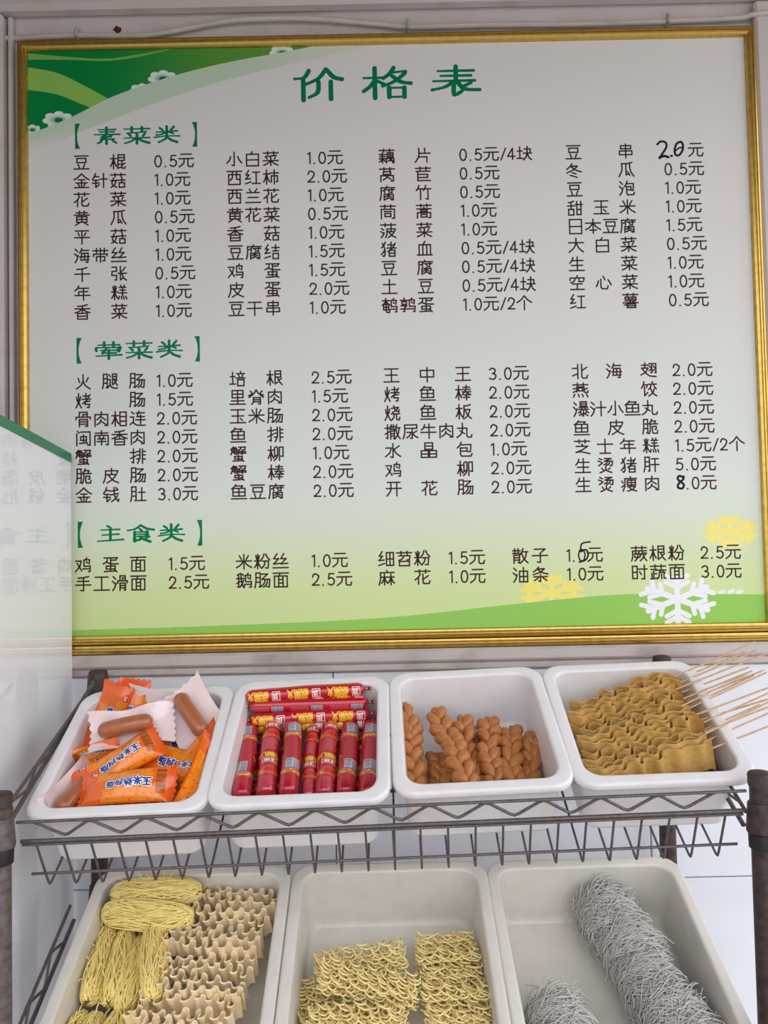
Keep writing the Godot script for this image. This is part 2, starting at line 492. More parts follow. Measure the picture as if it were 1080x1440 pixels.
		"中": "6 20 94 20 94 66 6 66 6 20;50 0 50 100", "尧": "4 18 80 10;~30 0 46 28 90 44;90 44 94 28;~86 12 56 32 14 46;0 56 100 56;~34 56 30 80 2 100;62 56 62 90 70 97 96 97 100 80", "烧": "火 0 0 40 100;尧 44 0 100 100",
		"反": "~90 2 50 10 14 10;~14 10 14 60 0 100;14 36 84 36 64 74 20 100;~32 44 58 76 100 100", "板": "木 0 0 38 100;反 44 0 100 100",
		"散": "0 14 50 14;14 0 14 30;36 0 36 30;0 32 52 32;8 100 8 44 44 44 44 97 34 96;8 62 44 62;8 78 44 78;~68 0 60 26 48 42;62 22 100 22;~90 22 82 62 50 100;~60 34 74 70 100 98", "撒": "扌 0 0 30 100;散 32 0 100 100",
		"水": "50 0 50 96 34 92;4 30 40 30 28 66 0 90;92 16 56 42;~54 36 70 66 100 90", "尿": "12 28 92 28 92 4 12 4;~12 4 12 60 0 100;水 24 36 98 100",
		"牛": "~26 4 18 26 4 42;22 24 92 24;0 58 100 58;54 0 54 100", "丸": "6 34 68 34 66 84 74 97 96 96 100 80;~38 0 38 50 24 80 0 98;22 52 52 72", "晶": "日 18 0 82 44;日 -6 54 52 100;日 48 54 106 100",
		"开": "8 6 92 6;0 48 100 48;~30 6 30 60 4 100;70 6 70 100", "北": "36 0 36 100;0 28 36 28;0 80 36 66;62 0 62 88 70 97 94 97 100 78;96 22 64 44",
		"羽": "0 6 42 6 42 96 24 94;8 28 26 44;2 76 34 58;56 6 100 6 100 96 82 94;64 28 82 44;58 76 92 58", "翅": "4 16 50 16;27 0 27 36;4 36 48 36 32 66 0 84;~10 42 40 78 62 92 100 96;羽 54 2 100 72",
		"燕": "0 12 100 12;30 0 30 26;70 0 70 26;30 26 70 26;口 36 34 64 54;2 38 26 38;26 28 26 62;26 52 2 64;74 28 74 60 82 66 98 66 100 54;96 36 76 46;灬 2 74 98 100",
		"交": "50 0 50 14;0 18 100 18;~32 26 24 42 2 54;68 26 80 40 98 52;~72 48 52 78 2 100;~30 50 54 80 100 100", "饺": "饣 0 0 42 100;交 46 0 100 100",
		"暴": "20 0 80 0 80 28 20 28 20 0;20 14 80 14;8 38 92 38;32 28 32 52;68 28 68 52;0 52 100 52;32 52 22 66 0 76;68 52 80 66 100 76;50 58 50 98 38 96;16 72 28 80;8 94 42 82;84 70 66 80;58 80 92 96", "瀑": "氵 0 0 26 100;暴 32 0 100 100",
		"汁": "氵 0 0 32 100;38 42 100 42;69 0 69 100", "芝": "艹 0 0 100 25;46 30 54 40;10 46 86 46 52 70 8 88;~8 88 40 84 100 98",
		"汤": "8 4 26 22;0 36 20 50;~4 96 18 78 30 58;42 6 88 6 42 40 96 40 92 96 78 94;~60 42 56 68 38 86;~78 42 72 74 54 96", "烫": "汤 0 0 100 54;火 8 58 92 100", "肝": "月 0 0 40 100;干 46 4 100 100",
		"叟": "40 4 10 4 10 46;60 4 90 4 90 46;10 25 36 25;64 25 90 25;10 46 90 46;50 0 50 54;8 60 90 60 62 86 10 100;~26 66 56 88 100 100", "瘦": "疒 0 0 100 100;叟 32 22 98 100",
		"面": "0 4 100 4;46 4 40 24;8 24 92 24 92 98 8 98 8 24;36 24 36 98;64 24 64 98;36 48 64 48;36 72 64 72", "手": "~86 0 50 8 16 10;12 32 88 32;0 58 100 58;52 8 52 96 32 94", "滑": "氵 0 0 28 100;骨 34 0 100 100",
		"粉": "米 0 2 40 100;~62 0 56 22 42 40;~74 0 84 24 100 40;50 48 92 48 88 96 70 95;~68 48 64 74 46 98",
		"我": "44 2 10 12;28 10 28 94 10 92;0 36 100 36;0 70 48 56;~58 0 62 40 76 80 100 98;100 98 100 82;~92 48 70 74 44 94;78 6 94 18", "鹅": "我 0 0 50 100;鸟 52 0 100 100",
		"细": "纟 0 0 44 100;田 52 8 98 96", "苕": "艹 0 0 100 25;14 32 88 32 84 60 68 60;~46 32 40 50 14 64;口 18 70 84 100", "麻": "广 0 0 100 100;木 16 26 56 100;木 58 26 100 100",
		"子": "14 6 84 6 52 34 52 96 32 94;0 50 100 50", "由": "6 26 94 26 94 98 6 98 6 26;50 0 50 98;6 62 94 62", "油": "氵 0 0 30 100;由 38 0 98 100",
		"条": "~38 0 24 18 4 32;30 12 76 12 48 36 2 52;~34 18 62 38 100 48;6 66 94 66;50 52 50 98 38 95;34 74 10 92;66 74 90 92",
		"蕨": "艹 0 0 100 24;8 32 100 32;~8 32 8 70 0 100;26 38 32 48;52 38 46 48;18 52 58 52;22 62 22 76 56 76 56 60;~40 52 40 80 22 100;~74 38 68 54 60 62;70 48 98 48 90 60;~80 56 76 80 58 100;80 62 86 82 100 100",
		"时": "日 0 8 38 92;40 28 100 28;82 0 82 96 62 94;50 46 62 66",
		"蔬": "艹 0 0 100 24;2 32 40 32 34 42;20 42 20 96;20 62 40 62;8 56 8 94;0 98 44 92;70 28 70 36;46 38 100 38;66 40 56 54 92 52;80 46 92 58;~56 64 54 82 44 98;72 64 72 96;88 64 88 92 100 94",
		"元": "14 6 86 6;0 38 100 38;~36 38 32 72 2 98;62 38 62 88 70 96 94 96 99 76", "夬": "12 20 86 20 86 50;0 50 100 50;~48 0 46 50 30 80 0 100;~52 52 68 80 100 98", "块": "土 0 4 40 90;夬 44 0 100 100",
		"个": "~50 0 28 28 0 48;~50 0 72 28 100 48;50 34 50 100", "价": "~30 4 20 26 0 30;18 30 18 100;~66 0 50 30 24 48;~68 2 82 26 100 34;~50 42 48 76 30 92;76 42 76 98",
		"格": "0 32 44 32;24 0 24 98;~24 40 14 60 0 76;26 40 44 54;~64 0 56 18 42 34;~58 16 88 14 66 44 40 60;~60 26 78 46 100 52;口 54 66 86 96",
		"表": "12 14 88 14;18 30 82 30;2 47 90 47;50 0 50 47;~46 48 28 66 0 76;~46 50 46 92 62 82;~52 48 68 74 100 78;82 54 68 64",
		"素": "16 12 84 12;20 26 78 26;0 42 100 42;48 0 48 42;46 44 28 58 66 56;70 48 24 72 78 70;48 72 48 98;~30 78 22 90 14 94;70 78 86 94",
		"类": "50 0 50 46;8 34 92 28;22 8 34 22;78 2 66 22;~46 34 32 46 10 52;58 34 76 44;~0 66 50 58 100 60;~50 50 46 74 18 96;~56 70 68 84 90 96",
		"荤": "8 18 92 18;32 2 32 28;68 2 68 28;~2 52 4 34 50 34;50 34 94 34 88 52;18 50 82 50;40 42 26 66 78 66;0 84 100 78;50 50 50 100", "主": "38 0 52 14;14 24 86 22;18 54 82 50;50 22 50 84;0 90 100 82",
		"食": "~50 0 28 22 0 30;~50 0 72 20 100 28;46 22 54 32;28 40 74 40 74 66;28 53 74 53;28 66 74 66;26 40 26 92 48 84;84 68 66 80;~44 66 62 84 86 98",
		"热": "扌 0 0 34 66;丸 38 0 100 66;灬 4 76 96 100", "狗": "犭 0 0 36 100;~58 0 50 18 40 32;54 16 98 16 94 96 78 94;口 54 40 82 70", "双": "又 0 4 48 96;又 50 4 100 96", "汇": "氵 0 0 30 100;98 6 38 6 38 96 100 96",
		"0": "~50 0 22 10 6 50 22 90 50 100 78 90 94 50 78 10 50 0", "1": "10 14 60 0 60 100", "2": "~8 28 22 5 52 0 86 14 88 34 60 66 4 98;4 98 96 98",
		"3": "~10 14 48 0 84 14 80 38 48 47;~48 47 88 58 92 80 60 100 8 90", "4": "68 100 68 0 0 72 100 72", "5": "86 0 24 0 14 46;~14 46 50 36 88 52 88 82 52 100 6 88",
		"8": "~50 46 22 36 20 12 50 0 82 10 78 36 50 46 16 60 10 86 50 100 90 86 84 60 50 46", "/": "100 0 0 100",
	}
	for k in src:
		GL[k] = src[k]
	for k in src:
		glyph(k)


func glyph(k: String) -> Array:
	if GL[k] is Array:
		return GL[k]
	var out := []
	for part in String(GL[k]).split(";"):
		var w: PackedStringArray = part.strip_edges().split(" ")
		if w[0].unicode_at(0) > 255:
			var x0 := float(w[1])
			var y0 := float(w[2])
			var sx := (float(w[3]) - x0) / 100.0
			var sy := (float(w[4]) - y0) / 100.0
			for s in glyph(w[0]):
				var q := PackedVector2Array()
				for p in s:
					q.append(Vector2(x0 + p.x * sx, y0 + p.y * sy))
				out.append(q)
			continue
		var soft := w[0].begins_with("~")
		if soft:
			w[0] = w[0].substr(1)
		var q := PackedVector2Array()
		for i in range(0, w.size(), 2):
			q.append(Vector2(float(w[i]), float(w[i + 1])))
		if soft:
			var r := PackedVector2Array()
			var closed := q[0].is_equal_approx(q[-1])
			for i in q.size() - 1:
				var a := q[i - 1] if i > 0 else (q[-2] if closed else q[0])
				var b := q[i + 2] if i + 2 < q.size() else (q[1] if closed else q[-1])
				for t in 4:
					r.append(q[i].cubic_interpolate(q[i + 1], a, b, t / 4.0))
			r.append(q[-1])
			q = r
		out.append(q)
	GL[k] = out
	return out


func dab(im: Image, a: Vector2, b: Vector2, ra: float, rb: float, col: Color):
	# one round-ended stroke segment, antialiased
	var rm := maxf(ra, rb) + 1.0
	var d := b - a
	var len2 := d.length_squared()
	var y0 := maxi(0, int(floor(minf(a.y, b.y) - rm)))
	var y1 := mini(im.get_height() - 1, int(ceil(maxf(a.y, b.y) + rm)))
	var slant := absf(d.y) > 0.3 * absf(d.x)
	for y in range(y0, y1 + 1):
		var xa := minf(a.x, b.x) - rm
		var xb := maxf(a.x, b.x) + rm
		if slant:
			var spread := rm * sqrt(len2) / absf(d.y)
			var xc := a.x + (y + 0.5 - a.y) * d.x / d.y
			xa = maxf(xa, xc - spread - rm)
			xb = minf(xb, xc + spread + rm)
		for x in range(maxi(0, int(floor(xa))), mini(im.get_width() - 1, int(ceil(xb))) + 1):
			var p := Vector2(x + 0.5, y + 0.5)
			var t := clampf((p - a).dot(d) / len2, 0.0, 1.0) if len2 > 0.0 else 0.0
			var cov := lerpf(ra, rb, t) - p.distance_to(a + d * t) + 0.5
			if cov >= 1.0:
				im.set_pixel(x, y, col)
			elif cov > 0.0:
				im.set_pixel(x, y, im.get_pixel(x, y).lerp(col, cov))


func write_char(im: Image, ch: String, x: float, y: float, w: float, h: float, r: float, col: Color, brush := false, turned := false):
	# x, y: top left of the character's box in pixels
	if ch == ".":
		dab(im, Vector2(x + w / 2, y + h), Vector2(x + w / 2 + 0.1, y + h), r * 1.25, r * 1.25, col)
		return
	for s in glyph(ch):
		var m: int = s.size()
		for i in m - 1:
			var p := Vector2(s[i].x / 100.0, s[i].y / 100.0)
			var q := Vector2(s[i + 1].x / 100.0, s[i + 1].y / 100.0)
			if turned:
				p = Vector2.ONE - p
				q = Vector2.ONE - q
			var ra := r
			var rb := r
			if brush:
				# thin across, thick down, swelling towards the end of a stroke that sweeps right
				var d := (q - p) * Vector2(w, h)
				var k := lerpf(0.46, 1.0, absf(d.y) / maxf(d.length(), 0.001))
				var sweep: bool = s[m - 1].x > s[0].x + 20 and s[m - 1].y > s[0].y + 12
				var e := 1.45 if sweep else 0.95
				ra = r * k * lerpf(0.9, e, float(i) / (m - 1))
				rb = r * k * lerpf(0.9, e, float(i + 1) / (m - 1))
				if not sweep and absf(d.y) < 0.25 * absf(d.x) and i == m - 2:
					rb *= 1.3
			dab(im, Vector2(x + p.x * w, y + p.y * h), Vector2(x + q.x * w, y + q.y * h), ra, rb, col)


# ---------------------------------------------------------------- the setting

func build_setting():
	var b := MB.new()
	b.box(Vector3(0, 2.1, -0.065), Vector3(4.4, 1.52, 0.1))
	b.box(Vector3(0, 0.67, -0.069), Vector3(4.4, 1.34, 0.1))
	var wall := put("wall_back", b.mesh(), M.wall)
	structure(wall, "pinkish white painted wall behind the price list, tiled below", "wall")
	# glazed tiles below the ledge
	var tm := MB.new()
	tm.bbox(Vector3.ZERO, Vector3(0.5145, 0.3445, 0.012), 0.0012)
	var tile := tm.mesh()
	for row in 4:
		for colm in 5:
			var t := put("wall_tile", tile, M.tile, wall)
			t.position = Vector3(-0.0896 + 0.5165 * (colm - 2) + 0.258, 1.333 - 0.3465 * (row + 0.5) - 0.001, -0.0135)
	b = MB.new()
	b.bbox(Vector3(0, 2.57, -0.002), Vector3(4.4, 0.235, 0.03), 0.008)
	structure(put("trim_1", b.mesh(), M.trim), "painted beam running along the top of the wall", "trim")
	b = MB.new()
	b.bbox(Vector3(-0.76, 1.89, -0.002), Vector3(0.27, 1.118, 0.02), 0.004)
	b.bbox(Vector3(-0.617, 1.89, -0.008), Vector3(0.008, 1.118, 0.012), 0.002)
	structure(put("trim_2", b.mesh(), M.trim), "white upright trim board left of the price list", "trim")
	b = MB.new()
	b.bbox(Vector3(0.79, 1.89, -0.006), Vector3(0.29, 1.118, 0.014), 0.004)
	structure(put("trim_3", b.mesh(), M.wall), "greyish upright trim board right of the price list", "trim")
	b = MB.new()
	b.bbox(Vector3(0, 1.3585, -0.001), Vector3(4.4, 0.022, 0.026), 0.004)
	b.bbox(Vector3(0, 1.3405, -0.005), Vector3(4.4, 0.014, 0.018), 0.003)
	structure(put("trim_4", b.mesh(), M.ledge), "weathered grey ledge under the gold picture frame", "trim")
	b = MB.new()
	b.box(Vector3(0, -0.05, 2.4), Vector3(10, 0.1, 5.2))
	structure(put("floor", b.mesh(), M.floor), "grey concrete ground in front of the wall", "floor")
	b = MB.new()
	b.box(Vector3(-0.4, 2.74, 0.85), Vector3(3.6, 0.1, 1.94))  # canopy out of view, depth and height set to darken the upper board
	structure(put("ceiling", b.mesh(), M.ceiling), "unseen canopy above the price list, sized and darkened to shade its top", "ceiling")
	b = MB.new()
	b.box(Vector3(-1.35, 1.345, 1.0), Vector3(0.1, 2.69, 2.24))  # added out of view to keep light from coming in at the left
	structure(put("shade_wall_left", b.mesh(), M.ceiling), "added unseen wall beyond the left edge, blocking light from the left", "wall")


func build_partition():
	var t := thing("partition_panel", "glossy white upright sheet with green top edge left of the rack", "panel")
	var b := MB.new()
	slab(b, -0.519, -0.513, 0.012, 0.782, [0.0, 0.0], [1.6862, 1.7732])
	put("sheet", b.mesh(), M.panel, t)
	b = MB.new()
	slab(b, -0.5205, -0.5118, 0.0115, 0.7825, [1.6864, 1.7734], [1.701, 1.788])
	var e := put("edge_strip", b.mesh(), M.panel_edge, t)
	e.set_meta("label", "green edge strip along the top of the sheet")


func slab(b: MB, x0: float, x1: float, z0: float, z1: float, low: Array, high: Array):
	# upright sheet whose lower and upper edges may slope from z0 to z1
	var p := [Vector3(x0, low[0], z0), Vector3(x1, low[0], z0), Vector3(x0, high[0], z0), Vector3(x1, high[0], z0), Vector3(x0, low[1], z1), Vector3(x1, low[1], z1), Vector3(x0, high[1], z1), Vector3(x1, high[1], z1)]
	b.quad(p[4], p[5], p[7], p[6])
	b.quad(p[1], p[0], p[2], p[3])
	b.quad(p[5], p[1], p[3], p[7])
	b.quad(p[0], p[4], p[6], p[2])
	b.quad(p[6], p[7], p[3], p[2])
	b.quad(p[0], p[1], p[5], p[4])


# ---------------------------------------------------------------- the framed price list

const BX := 1210.0          # printed sheet, millimetres
const BY := 983.5
const TEXW := 2048

func curve_at(pts: Array, x: float) -> float:
	for i in range(0, pts.size() - 2, 2):
		if x <= pts[i + 2]:
			var n := pts.size()
			var a := Vector2(pts[i], pts[i + 1])
			var b := Vector2(pts[i + 2], pts[i + 3])
			var p := Vector2(pts[i - 2], pts[i - 1]) if i >= 2 else a
			var q := Vector2(pts[i + 4], pts[i + 5]) if i + 5 < n else b
			var t := (x - a.x) / (b.x - a.x)
			var m0 := (b.y - p.y) / maxf(b.x - p.x, 1.0) * (b.x - a.x)
			var m1 := (q.y - a.y) / maxf(q.x - a.x, 1.0) * (b.x - a.x)
			return (2 * t * t * t - 3 * t * t + 1) * a.y + (t * t * t - 2 * t * t + t) * m0 + (3 * t * t - 2 * t * t * t) * b.y + (t * t * t - t * t) * m1
	return pts[-1]


func blot(im: Image, c: Vector2, rx: float, ry: float, col: Color):
	for y in range(maxi(0, int(c.y - ry - 1)), mini(im.get_height() - 1, int(c.y + ry + 1)) + 1):
		for x in range(maxi(0, int(c.x - rx - 1)), mini(im.get_width() - 1, int(c.x + rx + 1)) + 1):
			var q := Vector2((x + 0.5 - c.x) / rx, (y + 0.5 - c.y) / ry).length()
			var cov := clampf((1.0 - q) * minf(rx, ry) + 0.5, 0.0, 1.0)
			if cov > 0.0:
				im.set_pixel(x, y, im.get_pixel(x, y).lerp(col, cov))


func snowflake(im: Image, c: Vector2, rx: float, ry: float, col: Color, k: float):
	for a in 6:
		var d := Vector2.from_angle(PI / 6 + a * PI / 3)
		var s := Vector2(rx, ry)
		dab(im, c, c + d * s, 4.2 * k, 4.2 * k, col)
		for q in [0.5, 0.78]:
			for e in [-0.9, 0.9]:
				dab(im, c + d * s * q, c + (d * q + d.rotated(e) * 0.42) * s, 3.4 * k, 3.4 * k, col)


func bracket(im: Image, x: float, y0: float, y1: float, w: float, right: bool, col: Color):
	for y in range(int(y0), int(y1) + 1):
		var q := (y - (y0 + y1) / 2) / ((y1 - y0) / 2)
		var ww := w * (0.42 + 0.58 * q * q)
		im.fill_rect(Rect2i(int(x + (w - ww if right else 0.0)), y, int(ww), 1), col)


func write_price(im: Image, s: String, x: float, y: float, k: float, col: Color, skip := 0):
	# x: left edge, y: centre line, both in millimetres
	var r := 1.12 * k
	for i in s.length():
		var ch := s[i]
		if ch == "元" or ch == "块" or ch == "个":
			if i >= skip:
				write_char(im, ch, x * k, (y - 12.2) * k, 24.4 * k, 23.4 * k, r, col)
			x += 28.5
		elif ch == ".":
			if i >= skip:
				write_char(im, ch, x * k, (y - 9.0) * k, 2.0 * k, 18.6 * k, r, col)
			x += 8.5
		elif ch == "/":
			write_char(im, ch, x * k, (y - 9.6) * k, 8.0 * k, 20.0 * k, r, col)
			x += 11.5
		elif ch == "1":
			if i >= skip:
				write_char(im, ch, x * k, (y - 9.0) * k, 7.5 * k, 18.6 * k, r, col)
			x += 10.5
		else:
			if i >= skip:
				write_char(im, ch, x * k, (y - 9.0) * k, 12.0 * k, 18.6 * k, r, col)
			x += 17.0 if i == 0 else 15.5


func write_name(im: Image, s: String, x0: float, x1: float, y: float, k: float, col: Color):
	var n := s.length()
	for i in n:
		var x := x0 if n == 1 else lerpf(x0, x1 - 25.0, float(i) / (n - 1))
		write_char(im, s[i], x * k, (y - 12.0) * k, 25.0 * k, 24.0 * k, 1.12 * k, col)


func heading(im: Image, s: String, y: float, k: float, col: Color):
	bracket(im, 79.0 * k, (y - 21.0) * k, (y + 21.5) * k, 8.8 * k, false, col)
	bracket(im, 276.0 * k, (y - 20.0) * k, (y + 22.0) * k, 8.8 * k, true, col)
	for i in 3:
		write_char(im, s[i], (111.0 + 50.3 * i) * k, (y - 13.5) * k, 43.0 * k, 28.0 * k, 2.5 * k, col, true)


func print_price_list() -> Image:
	var k := TEXW / BX
	var hh := int(BY * k)
	var im := Image.create(TEXW, hh, false, Image.FORMAT_RGB8)
	var white := Color8(231, 230, 227)
	var mid := Color8(225, 232, 222)
	var lime := Color8(212, 228, 158)
	for y in hh:
		var q := y / k
		var c := white.lerp(mid, smoothstep(300.0, 760.0, q)).lerp(lime, smoothstep(745.0, 975.0, q))
		im.fill_rect(Rect2i(0, y, TEXW, 1), c)
	var edge := [0.0, 142.0, 72.0, 113.5, 144.0, 79.0, 241.0, 47.3, 337.0, 24.8, 433.0, 9.0, 482.0, 0.0, 560.0, -14.0]
	var edge2 := [0.0, 172.0, 54.0, 152.0, 182.0, 104.0, 289.0, 68.0, 433.0, 32.0, 542.0, 9.6, 600.0, -2.0]
	var sw_top := [0.0, 26.0, 49.0, 37.0, 97.0, 61.0, 142.0, 88.0, 200.0, 126.0]
	var sw_low := [0.0, 65.0, 48.0, 74.0, 84.0, 89.0, 108.0, 100.0, 200.0, 150.0]
	var s2_top := [0.0, 2.0, 73.0, 10.0, 133.0, 14.0, 181.0, 8.5, 235.0, 0.0, 300.0, -12.0]
	var s2_low := [0.0, 13.0, 73.0, 15.0, 133.0, 18.0, 181.0, 13.0, 240.0, 1.0, 300.0, -12.0]
	for x in TEXW:
		var q := x / k
		if q > 560.0:
			break
		var e := int(curve_at(edge, q) * k)
		if e > 0:
			im.fill_rect(Rect2i(x, 0, 1, e), Color8(0, 134, 66).lerp(Color8(96, 158, 62), smoothstep(60.0, 360.0, q)))
		if q < 290.0:
			var a := int(curve_at(sw_top, minf(q, 199.0)) * k)
			var b := mini(e, int(curve_at(sw_low, minf(q, 199.0)) * k))
			if b > a and q < 199.0:
				im.fill_rect(Rect2i(x, a, 1, b - a), Color8(146, 198, 92))
			a = maxi(0, int(curve_at(s2_top, q) * k))
			b = int(curve_at(s2_low, q) * k)
			if b > a:
				im.fill_rect(Rect2i(x, a, 1, b - a), Color8(128, 186, 84))
	for f in [[227.0, 49.5, 1.0], [191.0, 69.0, 0.82], [429.0, 9.0, 0.85], [50.0, 117.0, 1.05], [6.0, 133.0, 0.62]]:
		var c := Vector2(f[0], f[1]) * k
		for p in 7:
			var o: Vector2 = Vector2.from_angle(p * TAU / 7 + 0.3) * Vector2(17.0, 9.0) * f[2] * k
			blot(im, c + o, 8.0 * f[2] * k, 5.0 * f[2] * k, Color8(236, 242, 238))
		blot(im, c, 16.0 * f[2] * k, 8.5 * f[2] * k, Color8(216, 234, 228))
		blot(im, c + Vector2(0.5, 0.5) * k, 12.0 * f[2] * k, 6.0 * f[2] * k, Color8(158, 206, 188))
		blot(im, c + Vector2(1.0, 0.8) * k, 6.8 * f[2] * k, 3.8 * f[2] * k, Color8(10, 120, 74))
	for x in TEXW:
		var q := x / k
		if q > 600.0:
			break
		var e := maxi(0, int(curve_at(edge, minf(q, 559.0)) * k))
		var e2 := int(curve_at(edge2, minf(q, 599.0)) * k)
		if e2 > e:
			var pale := Color8(200, 222, 198).lerp(white, smoothstep(300.0, 590.0, q) * 0.7)
			for y in range(e, e2):
				var fade := smoothstep(0.0, 120.0, q)
				im.set_pixel(x, y, pale.lerp(white, (1.0 - fade) * smoothstep(e, e2, y)))
	# snowflakes and the green hill at the bottom
	snowflake(im, Vector2(1157, 834) * k, 40 * k, 23 * k, Color8(250, 236, 136), k)
	snowflake(im, Vector2(859, 929) * k, 46 * k, 27 * k, Color8(250, 234, 128), k)
	var hill := [0.0, 976.0, 73.0, 974.0, 300.0, 971.5, 582.0, 964.0, 817.0, 944.5, 981.0, 934.0, 1210.0, 939.0]
	for x in TEXW:
		var y := int(curve_at(hill, x / k) * k)
		im.fill_rect(Rect2i(x, y, 1, hh - y), Color8(152, 206, 98))
	snowflake(im, Vector2(1066, 943) * k, 56 * k, 37 * k, Color8(244, 244, 248), k * 1.15)
	for o in [-14.0, 2.0, 16.0]:
		dab(im, Vector2(1150 + o, 934) * k, Vector2(1156 + o, 931 + absf(o) * 0.1) * k, 3.0 * k, 3.0 * k, Color8(238, 240, 244))
	# lettering
	var green := Color8(0, 124, 78)
	var ink := Color8(52, 28, 28)
	for i in 3:
		write_char(im, "价格表"[i], (450.0 + 116.0 * i) * k, 40.0 * k, 80.0 * k, 52.0 * k, 4.3 * k, green, true)
	heading(im, "素菜类", 146.0, k, green)
	heading(im, "荤菜类", 510.0, k, green)
	heading(im, "主食类", 816.5, k, green)
	var x0 := [76.5, 333.5, 590.0, 904.0]
	var x1 := [163.0, 420.0, 675.5, 1017.0]
	var px := [212.0, 469.0, 725.0, 1069.0]
	var first := [
		"豆棍0.5元 金针菇1.0元 花菜1.0元 黄瓜0.5元 平菇1.0元 海带丝1.0元 千张0.5元 年糕1.0元 香菜1.0元",
		"小白菜1.0元 西红柿2.0元 西兰花1.0元 黄花菜0.5元 香菇1.0元 豆腐结1.5元 鸡蛋1.5元 皮蛋2.0元 豆干串1.0元",
		"藕片0.5元/4块 莴苣0.5元 腐竹0.5元 茼蒿1.0元 菠菜1.0元 猪血0.5元/4块 豆腐0.5元/4块 土豆0.5元/4块 鹌鹑蛋1.0元/2个",
		"豆串2.0元 冬瓜0.5元 豆泡1.0元 甜玉米1.0元 日本豆腐1.5元 大白菜0.5元 生菜1.0元 空心菜1.0元 红薯0.5元"]
	write_block(im, first, x0, x1, px, 191.0, 31.75, k, ink)
	x1 = [191.7, 420.5, 734.0, 1043.0]
	px = [212.0, 470.0, 765.0, 1071.0]
	var second := [
		"火腿肠1.0元 烤肠1.5元 骨肉相连2.0元 闽南香肉2.0元 蟹排2.0元 脆皮肠2.0元 金钱肚3.0元",
		"培根2.5元 里脊肉1.5元 玉米肠2.0元 鱼排2.0元 蟹柳1.0元 蟹棒2.0元 鱼豆腐2.0元",
		"王中王3.0元 烤鱼棒2.0元 烧鱼板2.0元 撒尿牛肉丸2.0元 水晶包1.0元 鸡柳2.0元 开花肠2.0元",
		"北海翅2.0元 燕饺2.0元 瀑汁小鱼丸2.0元 鱼皮脆2.0元 芝士年糕1.5元/2个 生烫猪肝5.0元 生烫瘦肉8.0元"]
	write_block(im, second, x0, x1, px, 562.5, 31.5, k, ink)
	x0 = [74.5, 340.0, 575.0, 796.5, 992.5]
	x1 = [190.5, 425.5, 659.5, 854.0, 1079.0]
	px = [228.5, 464.5, 691.0, 885.5, 1107.0]
	var third := ["鸡蛋面1.5元 手工滑面2.5元", "米粉丝1.0元 鹅肠面2.5元", "细苕粉1.5元 麻花1.0元", "散子1.0元 油条1.0元", "蕨根粉2.5元 时蔬面3.0元"]
	write_block(im, third, x0, x1, px, 867.0, 31.0, k, ink)
	# prices corrected by hand with a black marker
	var pen := Color8(26, 26, 40)
	scrawl(im, [1058, 181, 1064, 176, 1072, 178, 1073, 186, 1066, 197, 1061, 204], k, 1.7, pen)
	scrawl(im, [1061, 204, 1068, 201, 1076, 203], k, 2.0, pen)
	scrawl(im, [1081, 201, 1082, 201], k, 1.8, pen)
	scrawl(im, [1098, 177, 1091, 180, 1087, 190, 1088, 199, 1094, 200, 1100, 192, 1101, 182, 1098, 177], k, 1.7, pen)
	scrawl(im, [1089, 192, 1094, 188, 1099, 187], k, 1.2, pen)
	scrawl(im, [925, 846, 911, 849, 909, 862], k, 1.2, pen)
	scrawl(im, [909, 862, 918, 859, 921, 868, 916, 876, 906, 879], k, 1.3, pen)
	scrawl(im, [1083, 743, 1076, 740, 1073, 745, 1078, 750, 1083, 755, 1080, 761, 1073, 759, 1075, 752, 1082, 746, 1083, 741], k, 1.7, pen)
	return im


func scrawl(im: Image, q: Array, k: float, r: float, col: Color):
	var p := PackedVector3Array()
	for i in range(0, q.size(), 2):
		p.append(Vector3(q[i], q[i + 1], 0))
	p = smooth(p, 4)
	for i in p.size() - 1:
		dab(im, Vector2(p[i].x, p[i].y) * k, Vector2(p[i + 1].x, p[i + 1].y) * k, r * k, r * k, col)


func write_block(im: Image, cols: Array, x0: Array, x1: Array, px: Array, y: float, dy: float, k: float, ink: Color):
	for c in cols.size():
		var row := 0
		for item in String(cols[c]).split(" "):
			var cut := 0
			while item.unicode_at(cut) > 255:
				cut += 1
			write_name(im, item.left(cut), x0[c], x1[c], y + row * dy, k, ink)
			var skip := 0
			if item.begins_with("豆串"):
				skip = 3
			elif item.begins_with("生烫瘦"):
				skip = 1
			write_price(im, item.substr(cut), px[c], y + row * dy + 0.6, k, ink, skip)
			row += 1


